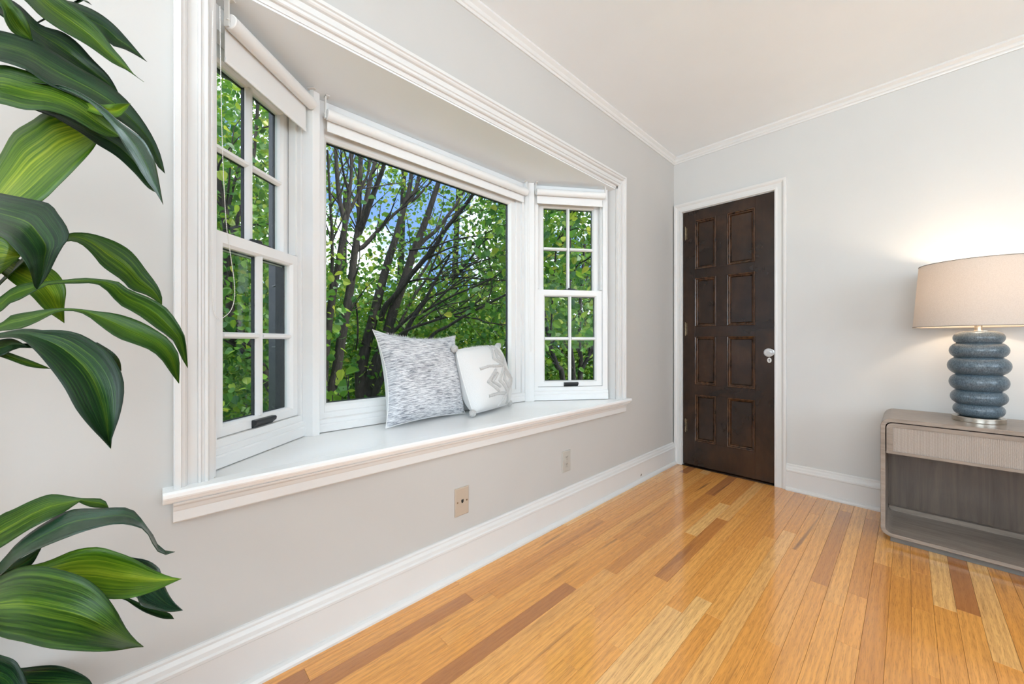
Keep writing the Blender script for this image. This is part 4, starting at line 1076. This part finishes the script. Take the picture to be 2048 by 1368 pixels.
# tree F: beyond the left window
tF = tree('tree', 'leaning tree seen through the left window', 490, 3.6, 'trees outside the bay')
d = 3.6
m = MB(); branch(m, [root_to_ground(590, 0, d), (575, 850), (536, 764), (525, 737), (505, 705), (484, 660), (463, 626), (455, 540), (452, 440), (440, 380), (428, 320), (405, 200)], d, d - .3, 10, 5, 'F'); m.build('trunk', 'bark', tF, smooth=True)
m = MB(); branch(m, [(500, 720), (487, 704), (470, 690), (457, 677), (435, 664), (400, 640)], d, d - .2, 5, 2.5, 'F'); branch(m, [(455, 520), (480, 420), (505, 330), (515, 210), (520, 100)], d - .1, d + .2, 4, 2, 'F')
branch(m, [(452, 440), (470, 360), (500, 260), (505, 180)], d, d + .3, 3, 1, 'F'); twigs(m, 'F', 60); m.build('branches', 'bark', tF, smooth=True)

# ------------------------------------------------------------------ foliage
LS = np.array([(0, 0, 0), (-.34, .10, .07), (-.50, .36, .10), (-.36, .72, .05), (0, 1.0, -.06), (.36, .72, .05), (.50, .36, .10), (.34, .10, .07)])
LFc = [(0, 4, 3, 2), (0, 2, 1), (0, 6, 5, 4), (0, 7, 6)]
def leaf_frames(n, droop=.35):
    nrm = RNG.normal(size=(n, 3)); nrm[:, 2] = np.abs(nrm[:, 2]) * 1.1 + .15; nrm /= np.linalg.norm(nrm, axis=1)[:, None]
    t = RNG.normal(size=(n, 3)); t[:, 2] -= droop * 2; t -= (t * nrm).sum(1)[:, None] * nrm; t /= np.linalg.norm(t, axis=1)[:, None] + 1e-9
    return t, np.cross(t, nrm), nrm
def foliage_mesh(name, pos, size, tone):
    n = len(pos); t, s, nr = leaf_frames(n)
    V = pos[:, None, :] + size[:, None, None] * (LS[None, :, 0, None] * s[:, None, :] + LS[None, :, 1, None] * t[:, None, :] + LS[None, :, 2, None] * nr[:, None, :])
    V = V.reshape(-1, 3); nv = len(LS)
    idx = []; ls = []; lt = []; off = 0
    base = np.arange(n) * nv
    quads = np.array([f for f in LFc if len(f) == 4]); tris = np.array([f for f in LFc if len(f) == 3])
    fq = (base[:, None, None] + quads[None]).reshape(-1); ft = (base[:, None, None] + tris[None]).reshape(-1)
    me = bpy.data.meshes.new(name); nq, ntr = n * len(quads), n * len(tris)
    me.vertices.add(len(V)); me.vertices.foreach_set('co', V.astype(np.float32).ravel())
    me.loops.add(len(fq) + len(ft)); me.loops.foreach_set('vertex_index', np.concatenate([fq, ft]).astype(np.int32))
    me.polygons.add(nq + ntr)
    me.polygons.foreach_set('loop_start', np.concatenate([np.arange(nq) * 4, nq * 4 + np.arange(ntr) * 3]).astype(np.int32))
    me.update(calc_edges=True)
    at_ = me.attributes.new('tone', 'FLOAT', 'POINT'); at_.data.foreach_set('value', np.repeat(tone, nv).astype(np.float32))
    return me
def add_foliage(parent, pos, size, tone, name='foliage'):
    if len(pos) == 0: return
    me = foliage_mesh(name, pos, size, tone); me.materials.append(MATS['tree_foliage'])
    ob = bpy.data.objects.new(name, me); COL.objects.link(ob); ob['kind'] = 'stuff'
    ob.parent = parent; ob.matrix_parent_inverse = PINV(parent)
def tau(px, py):
    """how thickly the leaves stand in a direction: thin high up in the middle, thick low down and to both sides"""
    lowd = np.clip((py - 560) / 90, 0, 1); right = np.clip((px - 930) / 80, 0, 1); left = np.clip((640 - px) / 60, 0, 1)
    c = .42 + 2.7 * lowd
    c = np.maximum(c, right * 2.6); c = np.maximum(c, left * (1.3 + 2.0 * np.clip((py - 250) / 250, 0, 1)))
    return c
def scatter(x0, x1, y0, y1, da, db, share, size, clump, crad):
    """clusters of leaves in a volume"""
    A = (x1 - x0) * (y1 - y0); dm = (da + db) / 2; lp = (size / dm * FPX) ** 2 * .27
    ncl = int(A * 3.2 * share / lp / clump)
    cx, cy = RNG.uniform(x0, x1, ncl), RNG.uniform(y0, y1, ncl)
    keep = RNG.uniform(0, 3.2, ncl) < tau(cx, cy); cx, cy = cx[keep], cy[keep]; n = len(cx)
    dd = RNG.uniform(da, db, n)
    C_ = CAM + dd[:, None] * (FW[None] + ((cx - CX) / FPX)[:, None] * RT[None] + np.stack([0 * cx, 0 * cx, -(cy - CY) / FPX], 1))
    C_ = np.repeat(C_, clump, 0) + RNG.normal(size=(n * clump, 3)) * crad
    ct = np.repeat(RNG.uniform(0, 1, n), clump)
    tone = np.clip(ct * .5 + RNG.uniform(0, .62, len(ct)) - .06, 0, 1)
    sz = size * RNG.uniform(.6, 1.25, len(ct))
    ok = (C_[:, 2] > GZ + .05) & (C_[:, 0] < -.95)
    return C_[ok], sz[ok], tone[ok]
def pix(p):
    q = p - CAM; d = q @ FW
    return CX + FPX * (q @ RT) / d, CY - FPX * q[:, 2] / d, d
near = [scatter(60, 620, 20, 880, 3.4, 6.2, .40, .060, 9, .15), scatter(600, 1030, 20, 860, 5.0, 7.6, .42, .062, 9, .17), scatter(600, 1000, 20, 560, 3.5, 4.8, .10, .055, 6, .12), scatter(330, 640, 20, 880, 2.9, 4.2, .22, .066, 9, .16),
        scatter(1030, 1400, 250, 690, 3.4, 5.4, .45, .085, 8, .16), scatter(1030, 1400, 640, 860, 6.0, 8.0, .45, .07, 8, .16), scatter(930, 1100, 330, 640, 3.6, 5.0, .28, .075, 8, .16)]
PN, SN, TN = (np.concatenate([a[i] for a in near]) for i in range(3))
ux, uy, ud = pix(PN)
own = np.where(ux < 610, 0, np.where(ux < 750, 1, np.where(ux < 1010, 2, 3)))
proto = MB().add([tuple(p) for p in LS], LFc).mesh('leaf'); proto.materials.append(MATS['tree_leaf'])
proto2 = MB().add([(p[0] * .85, p[1], p[2] * 1.8) for p in LS], LFc).mesh('leaf'); proto2.materials.append(MATS['tree_leaf'])
from mathutils import Matrix
inwin = ((ux > 432) & (ux < 572) & (uy > 110) & (uy < 845)) | ((ux > 655) & (ux < 1016) & (uy > 290) & (uy < 805)) | ((ux > 1087) & (ux < 1188) & (uy > 418) & (uy < 761))
def leaf_objects(parent, pos, size):
    t, s, nr = leaf_frames(len(pos)); inv = PINV(parent)
    for i in range(len(pos)):
        ob = bpy.data.objects.new('leaf', proto if i % 2 else proto2); COL.objects.link(ob)
        R = Matrix((tuple(s[i] * size[i]) + (pos[i][0],), tuple(t[i] * size[i]) + (pos[i][1],), tuple(nr[i] * size[i]) + (pos[i][2],), (0, 0, 0, 1)))
        M3 = Matrix((s[i] * size[i], t[i] * size[i], nr[i] * size[i])).transposed().to_4x4(); M3.translation = Vector(pos[i])
        ob.parent = parent; ob.matrix_parent_inverse = inv; ob.matrix_basis = M3
for kx, tr_ in enumerate((tF, tA, tB, tE)):
    sel = np.where(own == kx)[0]
    app = np.where(inwin[sel], SN[sel] / ud[sel], 0)
    order = np.argsort(-app); big = sel[order[:240]]; mask = np.zeros(len(PN), bool); mask[sel] = True; mask[big] = False
    leaf_objects(tr_, PN[big], SN[big])
    add_foliage(tr_, PN[mask], SN[mask], TN[mask])
# trees of the far row
far = [scatter(-250, 1500, -60, 700, 8.0, 14.0, .62, .105, 14, .42), scatter(-250, 1500, 560, 790, 7.5, 12.0, .9, .10, 14, .42)]
PFa, SF, TF = (np.concatenate([a[i] for a in far]) for i in range(3))
TF = np.clip(TF * .9 + .22, 0, 1)
fx, fy, fd = pix(PFa)
edges = [-250, 470, 620, 740, 850, 960, 1070, 1180, 1500]
names = ['leafy tree far behind the left window', 'leafy tree behind the left post of the bay', 'far yellow-green tree behind the many-stemmed tree', 'far leafy tree behind the streaked cushion', 'far leafy tree behind the white tufted cushion', 'far leafy tree behind the right post', 'far leafy tree behind the right window', 'far leafy tree right of the right window']
for i in range(8):
    e0, e1 = edges[i], edges[i + 1]; c = (max(e0, 150) + e1) / 2; dd_ = 11 + (i % 3) * .8
    tr_ = tree('background_tree', names[i], c, dd_, 'trees of the far row')
    p = at(c, 683, dd_); m = MB(); m.tube(smoothpts([(p[0], p[1], GZ - .05), (p[0] + .1, p[1], 1.2), (p[0] - .1, p[1] + .15, 3), (p[0] + .2, p[1] + .1, 6)], 5), [.16 - .006 * j for j in range(16)], 8); m.build('trunk', 'bark', tr_, smooth=True)
    sel = (fx >= e0) & (fx < e1)
    add_foliage(tr_, PFa[sel], SF[sel], TF[sel])
# shrub just outside, its big leaves stand at the lower left of the picture window
sp_ = at(680, 800, 2.75)
sh_ = thing('shrub', 'broad-leaved shrub at the lower left corner of the picture window', 'shrub', (sp_[0], sp_[1], GZ))
m = MB(); lp, lsz = [], []
for _ in range(9):
    e = at(random.uniform(655, 722), random.uniform(735, 800), random.uniform(2.5, 2.95)); b = np.array([sp_[0] + random.uniform(-.06, .06), sp_[1] + random.uniform(-.06, .06), GZ])
    pts = smoothpts([b, (b + e) / 2 + RNG.normal(size=3) * .05, e], 6); m.tube(pts, [.007 - .0003 * j for j in range(len(pts))], 5)
    for j in range(7):
        lp.append(pts[-1 - j] + RNG.normal(size=3) * .035); lsz.append(random.uniform(.055, .10))
m.build('stems', 'bark', sh_, smooth=True); leaf_objects(sh_, np.array(lp), np.array(lsz))
# neighbouring house glimpsed low in the right window
hp = at(1174, 760, 22)
nh = thing('neighbour_house', 'grey-roofed house low behind the forked tree', 'house', (hp[0], hp[1], GZ))
hx, hy = hp[0], hp[1]
MB().box((hx - 4, hy, GZ), (hx + 2.0, hy + 5, hp[2] - .2)).build('walls', 'siding_paint', nh)
MB().add([(hx - 4.3, hy - .4, hp[2] - .3), (hx + 2.3, hy - .4, hp[2] - .3), (hx + 2.3, hy + 5.4, hp[2] - .3), (hx - 4.3, hy + 5.4, hp[2] - .3), (hx - 4.3, hy + 2.5, hp[2] + 1.1), (hx + 2.3, hy + 2.5, hp[2] + 1.1)],
         [(0, 1, 5, 4), (2, 3, 4, 5), (1, 2, 5), (3, 0, 4), (3, 2, 1, 0)]).build('roof', 'roof_shingle', nh)
